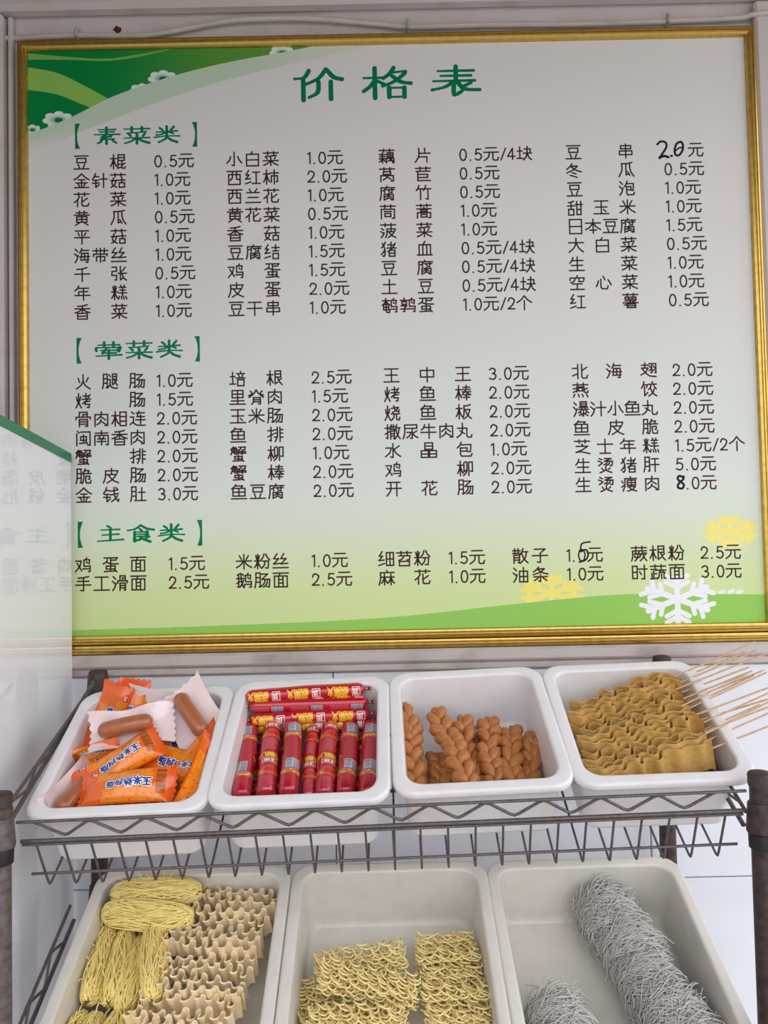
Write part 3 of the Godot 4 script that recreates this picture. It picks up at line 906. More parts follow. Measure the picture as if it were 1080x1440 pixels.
func build_board():
	var t := thing("menu_board", "white and green price list printed in columns, in a ribbed gold frame", "menu board")
	var l := -0.5855
	var r := 0.6245
	var top := 2.3845
	var low := 1.401
	var b := MB.new()
	b.quad(Vector3(l, low, 0), Vector3(r, low, 0), Vector3(r, top, 0), Vector3(l, top, 0))
	var back := MB.new()
	back.box(Vector3((l + r) / 2, (top + low) / 2, -0.007), Vector3(r - l + 0.012, top - low + 0.012, 0.012))
	put("backing_board", back.mesh(), M.clip, t)
	var m := mat(Color.WHITE, 0.45)
	m.metallic_specular = 0.25
	m.albedo_texture = ImageTexture.create_from_image(print_price_list())
	put("printed_sheet", b.mesh(), m, t)
	# ribbed moulding: distance from the outer edge, height off the wall
	var prof := [[0.0, -0.012], [0.0, 0.008], [0.0016, 0.0105], [0.004, 0.0112], [0.0052, 0.009], [0.0062, 0.0105], [0.0084, 0.0105], [0.0092, 0.008], [0.0108, 0.0072], [0.0132, 0.0068], [0.0146, 0.004], [0.0148, -0.002]]
	var w := 0.0146
	for side in 4:
		b = MB.new()
		for i in prof.size() - 1:
			var p := []
			for q in [prof[i], prof[i + 1]]:
				var d: float = q[0]
				var cs := [Vector3(l - w + d, top + w - d, q[1]), Vector3(r + w - d, top + w - d, q[1]), Vector3(r + w - d, low - w + d, q[1]), Vector3(l - w + d, low - w + d, q[1])]
				p.append(cs[side])
				p.append(cs[(side + 1) % 4])
			b.quad(p[0], p[2], p[3], p[1])
		put("frame_rail", b.mesh(), M.gold, t)
	b = MB.new()
	for i in prof.size() - 1:
		var a: Array = prof[i]
		var c: Array = prof[i + 1]
		var y := low - w - 0.0002 - 0.0154
		b.quad(Vector3(r + w, y + a[0], a[1]), Vector3(r + w, y + c[0], c[1]), Vector3(l - w, y + c[0], c[1]), Vector3(l - w, y + a[0], a[1]))
	put("lower_moulding", b.mesh(), M.gold, t)


func build_cable():
	var t := thing("electric_cable", "off-white cable pinned along the wall above the gold frame", "cable")
	var p := poly([-1.0, 2.412, -0.008, -0.63, 2.4145, -0.008, -0.5, 2.417, -0.008, -0.40, 2.414, -0.008, -0.33, 2.422, -0.007, -0.24, 2.436, -0.006, -0.12, 2.437, -0.006, 0.0, 2.426, -0.007, 0.06, 2.420, -0.008, 0.2, 2.420, -0.008, 0.35, 2.418, -0.008, 0.5, 2.420, -0.008, 0.62, 2.422, -0.006, 0.68, 2.424, 0.004, 1.0, 2.427, 0.008])
	var b := MB.new()
	b.tube(smooth(p, 8), 0.0045, 10)
	put("lead", b.mesh(), M.cable, t)
	for q in [[-0.505, 2.4175], [0.058, 2.4205], [0.5, 2.4205]]:
		b = MB.new()
		b.bbox(Vector3(q[0], q[1], -0.007), Vector3(0.006, 0.014, 0.017), 0.002)
		b.lathe([[0.0022, 0.0], [0.0026, 0.006], [0.001, 0.008]], 10, Vector3(q[0], q[1] + 0.006, -0.006))
		put("clip", b.mesh(), M.clip, t)
	b = MB.new()
	var rows := []
	for i in 7:
		var ring := PackedVector3Array()
		for j in 12:
			var a := TAU * j / 12
			var rr := 0.0065 * sin(PI / 2 * (1.0 - i / 6.0)) * (1.0 + 0.25 * sin(j * 2.3) + 0.12 * sin(j * 5.1 + i))
			ring.append(Vector3(-0.4389 + cos(a) * rr, 2.4303 + sin(a) * rr, -0.0152 + 0.0045 * i / 6.0))
		rows.append(ring)
	b.grid(rows, true)
	var nail := put("nail_head", b.mesh(), M.rust)
	tag(nail, "small rusty nail head in the wall above the frame's green corner", "nail")


# ---------------------------------------------------------------- the rack

func wire_shelf(rack: Node3D, xf: Transform3D, first: float, last: float, deep: float, even := false) -> Node3D:
	var s := Node3D.new()
	s.name = "shelf"
	rack.add_child(s, true)
	s.transform = xf
	var zf := 0.021
	var b := MB.new()
	b.tube(poly([0, 0.072, zf, 0, 0.066, zf, 0, 0.004, zf, 0, -0.004, zf - 0.001, 0, -0.006, zf - 0.004, 0, -0.006, -deep]), 0.0015, 6)
	var wm := b.mesh()
	var n := 26
	for i in n:
		var w := put("cross_wire", wm, M.wire, s)
		w.position.x = lerpf(first, last, float(i) / (n - 1))
	var l := first - 0.012
	var r := last + 0.012
	for q in [[0.019, zf + 0.003, 0.0017], [0.0735, zf + 0.0035, 0.0024], [0.0672, zf + 0.003, 0.0017], [0.1005, zf, 0.0019], [-0.0098, -deep * 0.35, 0.0023], [-0.0098, -deep * 0.7, 0.0023], [-0.006, -deep, 0.0028]]:
		b = MB.new()
		b.tube(poly([l - 0.003, q[0], q[1], r + 0.007, q[0], q[1]]), q[2], 8)
		put("rail", b.mesh(), M.wire, s)
	# zigzag truss wire between the two upper rails, front and both ends
	var zig := PackedVector3Array()
	var x := l + 0.016
	var k := 0
	while x < r - 0.02:
		zig.append(Vector3(x, 0.0755 if k % 2 else 0.0995, zf - 0.001))
		x += 0.0335
		k += 1
	b = MB.new()
	b.tube(rounded(zig, 0.006), 0.0019, 6)
	put("truss_wire", b.mesh(), M.wire, s)
	for e in [l - 0.0125, r + 0.012]:
		var lo := 0.098 if e < 0 else 0.045
		var hi := 0.117 if e < 0 else 0.066
		var fall_lo := 0.05
		var fall_hi := 0.13 if e < 0 else 0.05
		if even:
			lo = 0.07 if e < 0 else 0.04
			hi = 0.098 if e < 0 else 0.06
			fall_lo = 0.0
			fall_hi = 0.0
		for q in [[lo, 0.003, fall_lo], [hi, 0.0024, fall_hi]]:
			b = MB.new()
			b.tube(poly([e, q[0] + q[2] * zf, zf, e, q[0] - q[2] * 0.27, -0.27]), q[1], 8)
			put("rail", b.mesh(), M.wire, s)
		zig = PackedVector3Array()
		var z := zf - 0.02
		k = 0
		while z > -0.25:
			zig.append(Vector3(e, lo + fall_lo * z + 0.003 if k % 2 else hi + fall_hi * z - 0.002, z))
			z -= 0.0335
			k += 1
		b = MB.new()
		b.tube(rounded(zig, 0.006), 0.0019, 6)
		put("truss_wire", b.mesh(), M.wire, s)
	return s


func rounded(p: PackedVector3Array, d: float) -> PackedVector3Array:
	var o := PackedVector3Array([p[0]])
	for i in range(1, p.size() - 1):
		o.append(p[i].move_toward(p[i - 1], d))
		o.append(p[i].lerp((p[i - 1] + p[i + 1]) / 2, 0.06))
		o.append(p[i].move_toward(p[i + 1], d))
	o.append(p[-1])
	return o


func build_rack():
	var t := thing("wire_rack", "metal wire rack with two tilted shelves carrying the white food trays", "rack")
	for q in [[POST_L, POST_F, 1.262, 1], [POST_R, POST_F, 1.268, 2], [POST_L, POST_B, 1.352, 0], [POST_R, POST_B, 1.356, 0]]:
		var b := MB.new()
		b.lathe([[0.0127, 0.0], [0.0127, q[2] - 0.012], [0.0122, q[2] - 0.01]], 28)
		var p := put("post", b.mesh(), [M.post_dark, M.post, M.post_dark][q[3]], t)
		p.position = Vector3(q[0], 0, q[1])
		b = MB.new()
		b.lathe([[0.0137, q[2] - 0.016], [0.0143, q[2] - 0.013], [0.0143, q[2] - 0.003], [0.013, q[2] - 0.0005], [0.0085, q[2] + 0.001], [0.0, q[2] + 0.0015]], 24)
		put("post_cap", b.mesh(), M.cap, p)
		for y in ([1.198, 0.845] if q[1] > 0.2 else [1.312, 0.985]):
			b = MB.new()
			b.lathe([[0.0134, y], [0.0172, y + 0.001], [0.0176, y + 0.004], [0.0152, y + 0.034], [0.0134, y + 0.036]], 24)
			put("collar", b.mesh(), [M.post_dark, M.post, M.post_dark][q[3]], p)
			b = MB.new()
			b.lathe([[0.0131, y - 0.0175], [0.0152, y - 0.017], [0.0156, y - 0.001], [0.0131, y]], 24)
			put("split_ring", b.mesh(), M.black, p)
		if q[3] == 1:
			b = MB.new()
			b.lathe([[0.0131, 1.2345], [0.0146, 1.235], [0.0149, 1.244], [0.0131, 1.2455]], 20)
			put("rusty_band", b.mesh(), M.post_rust, p)
	wire_shelf(t, upper(), -0.424, 0.4, 0.33)
	var low := lower()
	low.origin -= low.basis.y * 0.0025
	wire_shelf(t, low, -0.424, 0.4, 0.33, true)


# ---------------------------------------------------------------- trays

func ring(w: float, l: float, r: float, y: float, seg := 7) -> PackedVector3Array:
	var p := PackedVector3Array()
	for c in 4:
		var cx: float = [1, -1, -1, 1][c] * (w / 2 - r)
		var cz: float = [-1, -1, 1, 1][c] * (l / 2 - r)
		for k in seg:
			var a := PI / 2 * c + PI / 2 * k / (seg - 1)
			p.append(Vector3(cx + cos(a) * r, y, cz - sin(a) * r))
	return p


func tray_mesh(w: float, l: float, h: float, inset: float, rim: float) -> ArrayMesh:
	var b := MB.new()
	var bw := w - 2 * inset - 2 * rim * 0.55
	var bl := l - 2 * inset - 2 * rim * 0.55
	var wall := 0.003
	var rows := [
		ring(bw - 0.016, bl - 0.016, 0.014, 0.0), ring(bw - 0.006, bl - 0.006, 0.018, 0.0018), ring(bw, bl, 0.02, 0.008),
		ring(w - 2 * rim * 0.8, l - 2 * rim * 0.8, 0.026, h - 0.0115), ring(w - 0.003, l - 0.003, 0.027, h - 0.0115), ring(w, l, 0.028, h - 0.009), ring(w, l, 0.028, h - 0.0035), ring(w - 0.003, l - 0.003, 0.027, h - 0.0008), ring(w - 0.008, l - 0.008, 0.026, h),
		ring(w - 2 * rim + 0.006, l - 2 * rim + 0.006, 0.024, h), ring(w - 2 * rim + 0.001, l - 2 * rim + 0.001, 0.023, h - 0.0012), ring(w - 2 * rim - 0.002, l - 2 * rim - 0.002, 0.0225, h - 0.004),
		ring(bw - 2 * wall, bl - 2 * wall, 0.018, 0.014), ring(bw - 2 * wall - 0.004, bl - 2 * wall - 0.004, 0.016, 0.007), ring(bw - 2 * wall - 0.016, bl - 2 * wall - 0.016, 0.012, 0.0035)]
	b.grid(rows, true)
	b.fan(rows[0], Vector3.ZERO, true)
	b.fan(rows[-1], Vector3(0, 0.0035, 0))
	return b.mesh()


const TW := 0.2238
const TL := 0.2435
const TH := 0.095
const UT := [[-0.3305, 0.0124, 0.003], [-0.1075, 0.0104, 0.006], [0.1172, -0.0034, 0.0], [0.3410, -0.0063, -0.003]]   # x, front edge z, floor y of each upper tray
const LW := 0.2812
const LL := 0.33
const LT := [[-0.2845, 0.0], [-0.0025, 0.0], [0.2775, 0.0]]

func build_trays():
	var m := tray_mesh(TW, TL, TH, 0.0085, 0.0165)
	var labels := ["white tray holding the orange corn sausage packets", "white tray holding the red wrapped sausages", "white tray holding the brown dough twists", "white tray holding the tofu skin skewers"]
	for i in 4:
		var o := put("food_tray", m, M.tray)
		o.transform = upper() * at(UT[i][0], UT[i][2], UT[i][1] - TL / 2, [0.6, -0.4, 0.5, -0.4][i])
		tag(o, labels[i], "tray", "trays on the upper shelf")
	m = tray_mesh(LW, LL, 0.1, 0.010, 0.016)
	labels = ["deep white tray with yellow noodle bundles and ruffled noodles", "deep white tray with curly instant noodle cakes, middle of the lower shelf", "deep white tray with grey vermicelli on the lower shelf"]
	for i in 3:
		var o := put("food_tray", m, M.tray_old)
		o.transform = lower() * at(LT[i][0], 0.0, LT[i][1] - LL / 2, [0.0, 0.0, 0.6][i])
		tag(o, labels[i], "tray", "trays on the lower shelf")


# ---------------------------------------------------------------- wrapped corn sausages

func barcode(im: Image, x: int, y: int, w: int, h: int, upright: bool, ground: Color, bar: Color):
	im.fill_rect(Rect2i(x, y, w, h), ground)
	var p := 3
	var n := (w if upright else h) - 3
	var r := RandomNumberGenerator.new()
	r.seed = 5 + x
	while p < n:
		var bw := r.randi_range(1, 3)
		if upright:
			im.fill_rect(Rect2i(x + p, y + 2, bw, h - 4), bar)
		else:
			im.fill_rect(Rect2i(x + 2, y + p, w - 4, bw), bar)
		p += bw + r.randi_range(1, 3)


func packet_print() -> Image:
	var im := Image.create(512, 224, false, Image.FORMAT_RGB8)
	im.fill(Color8(240, 104, 20))
	var r := RandomNumberGenerator.new()
	r.seed = 91
	# maize kernels in two fields
	for f in [[70, 12, 300, 62], [120, 150, 300, 66]]:
		var y: int = f[1]
		while y < f[1] + f[3]:
			var x: int = f[0] + r.randi_range(-8, 8)
			while x < f[0] + f[2]:
				if r.randf() < 0.9:
					blot(im, Vector2(x, y), 6.5, 4.6, Color8(250, 168, 34).lerp(Color8(246, 140, 26), r.randf()))
				x += 13
			y += 10
	im.fill_rect(Rect2i(0, 0, 34, 224), Color8(236, 92, 24))
	im.fill_rect(Rect2i(478, 0, 34, 224), Color8(236, 92, 24))
	blot(im, Vector2(292, 116), 46, 20, Color8(252, 206, 70))
	blot(im, Vector2(330, 92), 30, 12, Color8(70, 150, 60))
	var word := "玉米热狗肠"
	for pass_ in 2:
		for i in 5:
			var s := 42.0 - i * 0.5
			write_char(im, word[i], 118.0 + i * 49.0, 84.0 + (i % 2) * 6.0, s, s + 6.0, 8.5 if pass_ == 0 else 4.0, Color8(250, 248, 240) if pass_ == 0 else Color8(30, 70, 160))
	barcode(im, 44, 40, 52, 150, false, Color8(238, 120, 30), Color8(70, 30, 24))
	im.fill_rect(Rect2i(420, 186, 44, 26), Color8(190, 20, 36))
	for i in 2:
		write_char(im, "双汇"[i], 425.0 + i * 18.0, 191.0, 14, 15, 1.3, Color8(250, 240, 236))
	return im


func packet_mesh(lx: float, wz: float, thick: float, sd: int) -> ArrayMesh:
	# pillow pack with flat crimped and toothed ends
	var r := RandomNumberGenerator.new()
	r.seed = sd
	var ph := r.randf() * 6.0
	var b := MB.new()
	var nx := 22
	var nz := 12
	for side in [1, -1]:
		var rows := []
		for i in nz + 1:
			var row := PackedVector3Array()
			var v := float(i) / nz * 2 - 1
			for j in nx + 1:
				var u := float(j) / nx * 2 - 1
				var body := clampf((1.0 - absf(u)) / 0.3, 0.0, 1.0)
				body = body * body * (3 - 2 * body)
				var puff := thick / 2 * body * sqrt(maxf(0.0, 1.0 - v * v))
				var pinch := 1.0 - 0.09 * body
				var bend := 0.004 * sin(u * 2.2 + ph) + 0.0025 * sin(v * 2.5 + u * 3.0 + ph)
				var x := u * lx / 2
				if j == 0 or j == nx:
					x += 0.0014 * (1 if i % 2 else -1)
				row.append(Vector3(x, bend + side * (puff + 0.0004 + 0.0012 * body * sin(u * 9.0 + v * 6.0 + ph) * (1.0 - v * v)), v * wz / 2 * pinch))
			rows.append(row)
		b.grid(rows, false, side > 0, true)
	return b.mesh()


func film_mesh(lx: float, wz: float, sd: int) -> ArrayMesh:
	# the white back of an opened-out packet, sides curled up, toothed ends; closed thin sheet
	var r := RandomNumberGenerator.new()
	r.seed = sd
	var ph := r.randf() * 6.0
	var b := MB.new()
	for side in [0, 1]:
		var rows := []
		for i in 13:
			var row := PackedVector3Array()
			var v := i / 6.0 - 1.0
			for j in 25:
				var u := j / 12.0 - 1.0
				var y: float = 0.010 * v * v * (1.0 - 0.4 * u) + 0.006 * u * u * u * sin(ph) + 0.003 * sin(u * 5.0 + ph) * (0.4 + v * v) - 0.0007 * side
				var x := u * lx / 2
				if j == 0 or j == 24:
					x += 0.0016 * (1 if i % 2 else -1)
				row.append(Vector3(x, y, v * wz / 2 * (1.0 + 0.16 * u * u)))
			rows.append(row)
		b.grid(rows, false, side == 0)
	return b.mesh()


func capsule_mesh(length: float, rad: float, bend: float) -> ArrayMesh:
	var b := MB.new()
	var p := PackedVector3Array()
	var rr := []
	var n := 20
	for i in n + 1:
		var t := float(i) / n
		# denser at the rounded ends
		var s := (1.0 - cos(PI * t)) / 2
		var x := (s - 0.5) * length
		var e := minf(s, 1.0 - s) * length
		var q := clampf(e / rad, 0.0, 1.0)
		p.append(Vector3(x, bend * (1.0 - pow(2 * s - 1, 2)), 0))
		rr.append(maxf(0.0004, rad * sqrt(q * (2 - q))))
	b.tube(p, rr, 20)
	return b.mesh()


func build_corn_sausages():
	var im := packet_print()
	var pm := mat(Color.WHITE, 0.22)
	pm.albedo_texture = ImageTexture.create_from_image(im)
	pm.clearcoat_enabled = true
	pm.clearcoat = 0.5
	pm.clearcoat_roughness = 0.15
	var meshes := [packet_mesh(0.122, 0.05, 0.017, 1), packet_mesh(0.116, 0.05, 0.014, 2), packet_mesh(0.118, 0.05, 0.02, 3)]
	var g := "corn sausage packets"
	# x, y, z, yaw, pitch, roll, mesh, label
	var flat := [
		[-0.330, 0.084, -0.046, 18, 182, 0, 0, "orange corn sausage packet lying printed side up along the tray's front"],
		[-0.354, 0.084, -0.090, 20, 213, 0, 2, "orange corn sausage packet lying aslant behind the front one"],
		[-0.284, 0.072, -0.098, 20, 164, 0, 1, "orange corn sausage packet half covered, right of the slanting one"],
		[-0.404, 0.072, -0.188, 58, 62, 10, 1, "orange corn sausage packet standing upright in the tray's back left corner"],
		[-0.374, 0.066, -0.196, 62, 82, 0, 0, "orange corn sausage packet upright, second from the back left corner"],
		[-0.243, 0.074, -0.068, 20, 96, -62, 2, "orange corn sausage packet on edge against the tray's right side"],
		[-0.256, 0.062, -0.112, 30, 70, -30, 0, "orange corn sausage packet tucked behind the one on edge"],
		[-0.392, 0.060, -0.125, 30, 130, 14, 2, "orange corn sausage packet below the flap at the left side"],
		[-0.292, 0.058, -0.150, 26, 20, 0, 1, "orange corn sausage packet under the white films at the back"],
		[-0.378, 0.048, -0.062, 10, 150, 0, 2, "orange corn sausage packet deep in the front left of the pile"],
		[-0.300, 0.046, -0.056, 8, 20, 0, 2, "orange corn sausage packet at the bottom under the front packets"],
	]
	for q in flat:
		var o := put("sausage_packet", meshes[q[6]], pm)
		o.transform = upper() * lean(q[0], q[1], q[2], q[3], q[4], q[5])
		tag(o, q[7], "packet", g)
	var fm := [film_mesh(0.112, 0.052, 4), film_mesh(0.108, 0.07, 9)]
	var sm := capsule_mesh(0.074, 0.0115, 0.003)
	var clear := [
		[-0.350, 0.094, -0.146, 30, 10, 0, 0, "clear packet showing a brown sausage, lying across the pile's middle", true],
		[-0.270, 0.084, -0.168, 30, -54, 0, 1, "clear packet with brown sausage on white film at the back right", false],
		[-0.322, 0.072, -0.196, 46, -8, 0, 1, "clear packet with brown sausage behind the middle one", false],
		[-0.408, 0.062, -0.062, 8, 76, -46, 0, "clear packet with white film against the tray's left wall", false],
	]
	for q in clear:
		var t := thing("sausage_packet", q[7], "packet", upper() * lean(q[0], q[1], q[2], q[3], q[4], q[5]), g)
		put("white_film", fm[q[6]], M.film, t)
		var s := put("sausage", sm, M.meat, t)
		s.position = Vector3(-0.006, 0.0125, 0.0)
		if q[8]:
			var f := put("printed_flap", packet_mesh(0.07, 0.026, 0.004, 12), pm, t)
			f.transform = at(-0.052, 0.001, 0.022, 6, 50, 0)


# ---------------------------------------------------------------- red sausages

func sausage_print() -> Image:
	# around: x, along: y
	var im := Image.create(256, 768, false, Image.FORMAT_RGB8)
	im.fill(Color8(184, 14, 44))
	var r := RandomNumberGenerator.new()
	r.seed = 17
	for rep in 2:
		var y0: int = rep * 384
		# fine print
		for x in [70, 190]:
			for k in 14:
				var y: int = y0 + 20 + k * 9
				im.fill_rect(Rect2i(x - 22 + r.randi_range(0, 6), y, r.randi_range(24, 40), 3), Color8(216, 116, 134))
		for k in 12:
			im.fill_rect(Rect2i(96 + r.randi_range(0, 8), y0 + 20 + k * 10, r.randi_range(40, 60), 4), Color8(212, 96, 116))
		# ring of yellow, blue and orange
		im.fill_rect(Rect2i(0, y0 + 160, 256, 40), Color8(206, 112, 52))
		im.fill_rect(Rect2i(0, y0 + 200, 256, 9), Color8(96, 104, 168))
		im.fill_rect(Rect2i(0, y0 + 152, 256, 8), Color8(206, 60, 40))
		for k in 20:
			blot(im, Vector2(r.randi_range(0, 255), y0 + 180 + r.randi_range(-14, 14)), 9, 6, Color8(244, 196, 70))
		blot(im, Vector2(128, y0 + 196), 40, 40, Color8(220, 90, 44))
		blot(im, Vector2(128, y0 + 200), 26, 26, Color8(200, 24, 34))
		# boxed name
		for bx in [[128, y0 + 290]]:
			im.fill_rect(Rect2i(bx[0] - 38, bx[1] - 24, 76, 48), Color8(240, 214, 200))
			im.fill_rect(Rect2i(bx[0] - 34, bx[1] - 20, 68, 40), Color8(184, 14, 44))
			for i in 2:
				write_char(im, "双汇"[i], bx[0] - 28 + i * 30, bx[1] - 13, 24, 26, 2.4, Color8(246, 232, 226))
		barcode(im, 224, y0 + 210, 32, 90, false, Color8(206, 204, 212), Color8(70, 66, 92))
		barcode(im, 0, y0 + 210, 30, 90, false, Color8(206, 204, 212), Color8(70, 66, 92))
		for i in 3:
			write_char(im, "火腿肠"[i], 52.0 + i * 52.0, y0 + 326.0, 44, 40, 4.0, Color8(240, 190, 40))
	return im


func long_print() -> Image:
	var im := Image.create(256, 1024, false, Image.FORMAT_RGB8)
	im.fill(Color8(186, 12, 38))
	for rep in 3:
		var y0: int = rep * 341
		for i in 3:
			# lettering runs along the sausage: drawn turned, one character after the other
			lengthwise(im, "火腿肠"[i], 88.0, y0 + 20.0 + i * 62.0, 60.0, 54.0, 5.5, Color8(244, 190, 40))
		im.fill_rect(Rect2i(88, y0 + 232, 66, 70), Color8(240, 214, 200))
		im.fill_rect(Rect2i(94, y0 + 238, 54, 58), Color8(186, 12, 38))
		for i in 2:
			lengthwise(im, "双汇"[i], 100.0, y0 + 242.0 + i * 26.0, 42.0, 22.0, 2.6, Color8(246, 232, 226))
		barcode(im, 196, y0 + 200, 56, 100, false, Color8(206, 204, 212), Color8(60, 56, 80))
		for k in 5:
			im.fill_rect(Rect2i(200 + k * 11, y0 + 20, 3, 160), Color8(220, 120, 130))
			im.fill_rect(Rect2i(8 + k * 11, y0 + 30, 3, 200), Color8(220, 120, 130))
	return im


func lengthwise(im: Image, ch: String, x: float, y: float, w: float, h: float, r: float, col: Color):
	for s in glyph(ch):
		for i in s.size() - 1:
			dab(im, Vector2(x + w * (1.0 - s[i].y / 100.0), y + h * s[i].x / 100.0), Vector2(x + w * (1.0 - s[i + 1].y / 100.0), y + h * s[i + 1].x / 100.0), r, r, col)


func red_mesh(length: float, rad: float) -> ArrayMesh:
	# axis along x, seam away from the viewer; radius falls off at the gathered ends
	var b := MB.new()
	var p := PackedVector3Array()
	var rr := []
	for q in [[0.0, 0.25], [0.012, 0.6], [0.03, 0.85], [0.06, 0.98], [0.15, 1.0], [0.3, 1.0], [0.5, 1.01], [0.7, 1.0], [0.85, 1.0], [0.94, 0.98], [0.97, 0.85], [0.988, 0.6], [1.0, 0.25]]:
		p.append(Vector3((q[0] - 0.5) * length, 0.0006 * sin(q[0] * 9.0), 0))
		rr.append(rad * q[1])
	b.tube(p, rr, 24, true, true)
	return b.mesh()


func build_red_sausages():
	var skin := mat(Color.WHITE, 0.2)
	skin.albedo_texture = ImageTexture.create_from_image(sausage_print())
	skin.clearcoat_enabled = true
	skin.clearcoat = 0.7
	skin.clearcoat_roughness = 0.12
	var skin2: StandardMaterial3D = skin.duplicate()
	skin2.albedo_texture = ImageTexture.create_from_image(long_print())
	var knot := MB.new()
	knot.lathe([[0.0012, -0.007], [0.0042, -0.006], [0.0026, -0.003], [0.0018, 0.0], [0.0024, 0.002], [0.004, 0.004]], 10)
	var km := knot.mesh()
	var km_mat := mat(Color8(150, 18, 36), 0.3)
	var ring_ := MB.new()
	ring_.lathe([[0.0018, -0.001], [0.0026, -0.0006], [0.0026, 0.0006], [0.0018, 0.001]], 10)
	var rm := ring_.mesh()
	var rmat := mat(Color8(190, 188, 190), 0.25, 0.9)
	var long_m := red_mesh(0.172, 0.0098)
	var mid_m := red_mesh(0.142, 0.0128)
	var small_m := red_mesh(0.142, 0.0105)
	var lying := [
		[-0.116, 0.097, -0.2045, 2.0, 170, "red wrapped sausage lying topmost along the tray's back"],
		[-0.112, 0.083, -0.196, -1.0, 60, "red wrapped sausage with barcode, second lying at the back"],
		[-0.110, 0.070, -0.184, 1.0, 170, "red wrapped sausage third down of those lying at the back"],
		[-0.112, 0.054, -0.186, 0.0, 160, "red wrapped sausage lowest of those lying at the back"],
	]
	for q in lying:
		var t := thing("red_sausage", q[5], "sausage", upper() * at(q[0], q[1], q[2], q[3]), "red wrapped sausages")
		var s := put("wrapped_body", long_m, skin2, t)
		s.rotation.x = deg_to_rad(q[4])
		for e in [-1, 1]:
			var c := put("gathered_end", km, km_mat, t)
			c.position = Vector3(e * 0.0895, 0, 0)
			c.rotation = Vector3(0, 0, -e * PI / 2)
			var w := put("wire_ring", rm, rmat, c)
			w.position.y = -0.001
	# x, y, z of the middle, yaw, turn about its axis, mesh, label
	var front := [
		[-0.192, 0.0590, -0.113, 93.0, 250, 0, "red wrapped sausage leftmost of the front row with barcode label"],
		[-0.1605, 0.0630, -0.112, 93.5, 110, 0, "red wrapped sausage second in the front row with orange ring"],
		[-0.1295, 0.0660, -0.108, 92.5, 290, 0, "red wrapped sausage third in the front row, lying highest"],
		[-0.1055, 0.0510, -0.116, 91.5, 90, 1, "thin red wrapped sausage sunk between third and fifth"],
		[-0.0825, 0.0560, -0.113, 90.0, 120, 0, "red wrapped sausage fifth in the front row"],
		[-0.0535, 0.0560, -0.113, 89.0, 300, 0, "red wrapped sausage sixth in the front row with barcode label"],
		[-0.0240, 0.0570, -0.109, 88.5, 280, 0, "red wrapped sausage rightmost of the front row"],
		[-0.2040, 0.0360, -0.113, 92.0, 60, 1, "red wrapped sausage below the leftmost one along the tray wall"],
		[-0.1760, 0.0340, -0.113, 92.0, 40, 1, "red wrapped sausage of the lower layer, under first and second"],
		[-0.1440, 0.0380, -0.113, 92.0, 200, 1, "red wrapped sausage of the lower layer, under second and third"],
		[-0.0680, 0.0330, -0.113, 90.0, 60, 1, "red wrapped sausage of the lower layer, under fifth and sixth"],
		[-0.0385, 0.0330, -0.113, 89.0, 30, 1, "red wrapped sausage of the lower layer, under the two rightmost"],
	]
	for q in front:
		var t := thing("red_sausage", q[6], "sausage", upper() * at(q[0], q[1], q[2], q[3], 0, 0), "red wrapped sausages")
		var s := put("wrapped_body", [mid_m, small_m][q[5]], skin, t)
		s.rotation.x = deg_to_rad(q[4])
		for e in [-1, 1]:
			var c := put("gathered_end", km, km_mat, t)
			c.position = Vector3(e * 0.0745, 0, 0)
			c.rotation = Vector3(0, 0, -e * PI / 2)


# ---------------------------------------------------------------- dough twists

func twist_mesh(length: float, sd: int) -> ArrayMesh:
	# three ropes of dough wound round each other, lumpy, standing along y
	var r := RandomNumberGenerator.new()
	r.seed = sd
	var b := MB.new()
	var turns := length / 0.062
	var ph0 := r.randf() * TAU
	for k in 3:
		var p := PackedVector3Array()
		var rr := []
		var n := int(length / 0.0026)
		var lump := r.randf() * TAU
		for i in n + 1:
			var t := float(i) / n
			var a := ph0 + TAU * (turns * t + k / 3.0) + 0.45 * sin(t * 11.0 + sd) + 0.2 * sin(t * 29.0 + lump)
			var env := clampf(minf(t, 1.0 - t) / 0.07, 0.3, 1.0)
			# fat where a rope turns at the outside, thin where it crosses under
			var swell := 0.84 + 0.26 * absf(sin(a)) + 0.15 * sin(t * 37.0 + lump)
			var sway := 0.005 * sin(t * 4.0 + sd) + 0.002 * sin(t * 13.0 + sd * 2.0)
			p.append(Vector3(sin(a) * 0.0112 * env + sway, (t - 0.5) * length + 0.0022 * sin(a * 2.0 + lump), sin(2.0 * a) * 0.0062 * env + 0.003 * sin(t * 5.0 + sd * 2.0)))
			rr.append(0.0078 * swell * (0.5 + 0.5 * env))
		b.tube(p, rr, 12)
	return b.mesh()


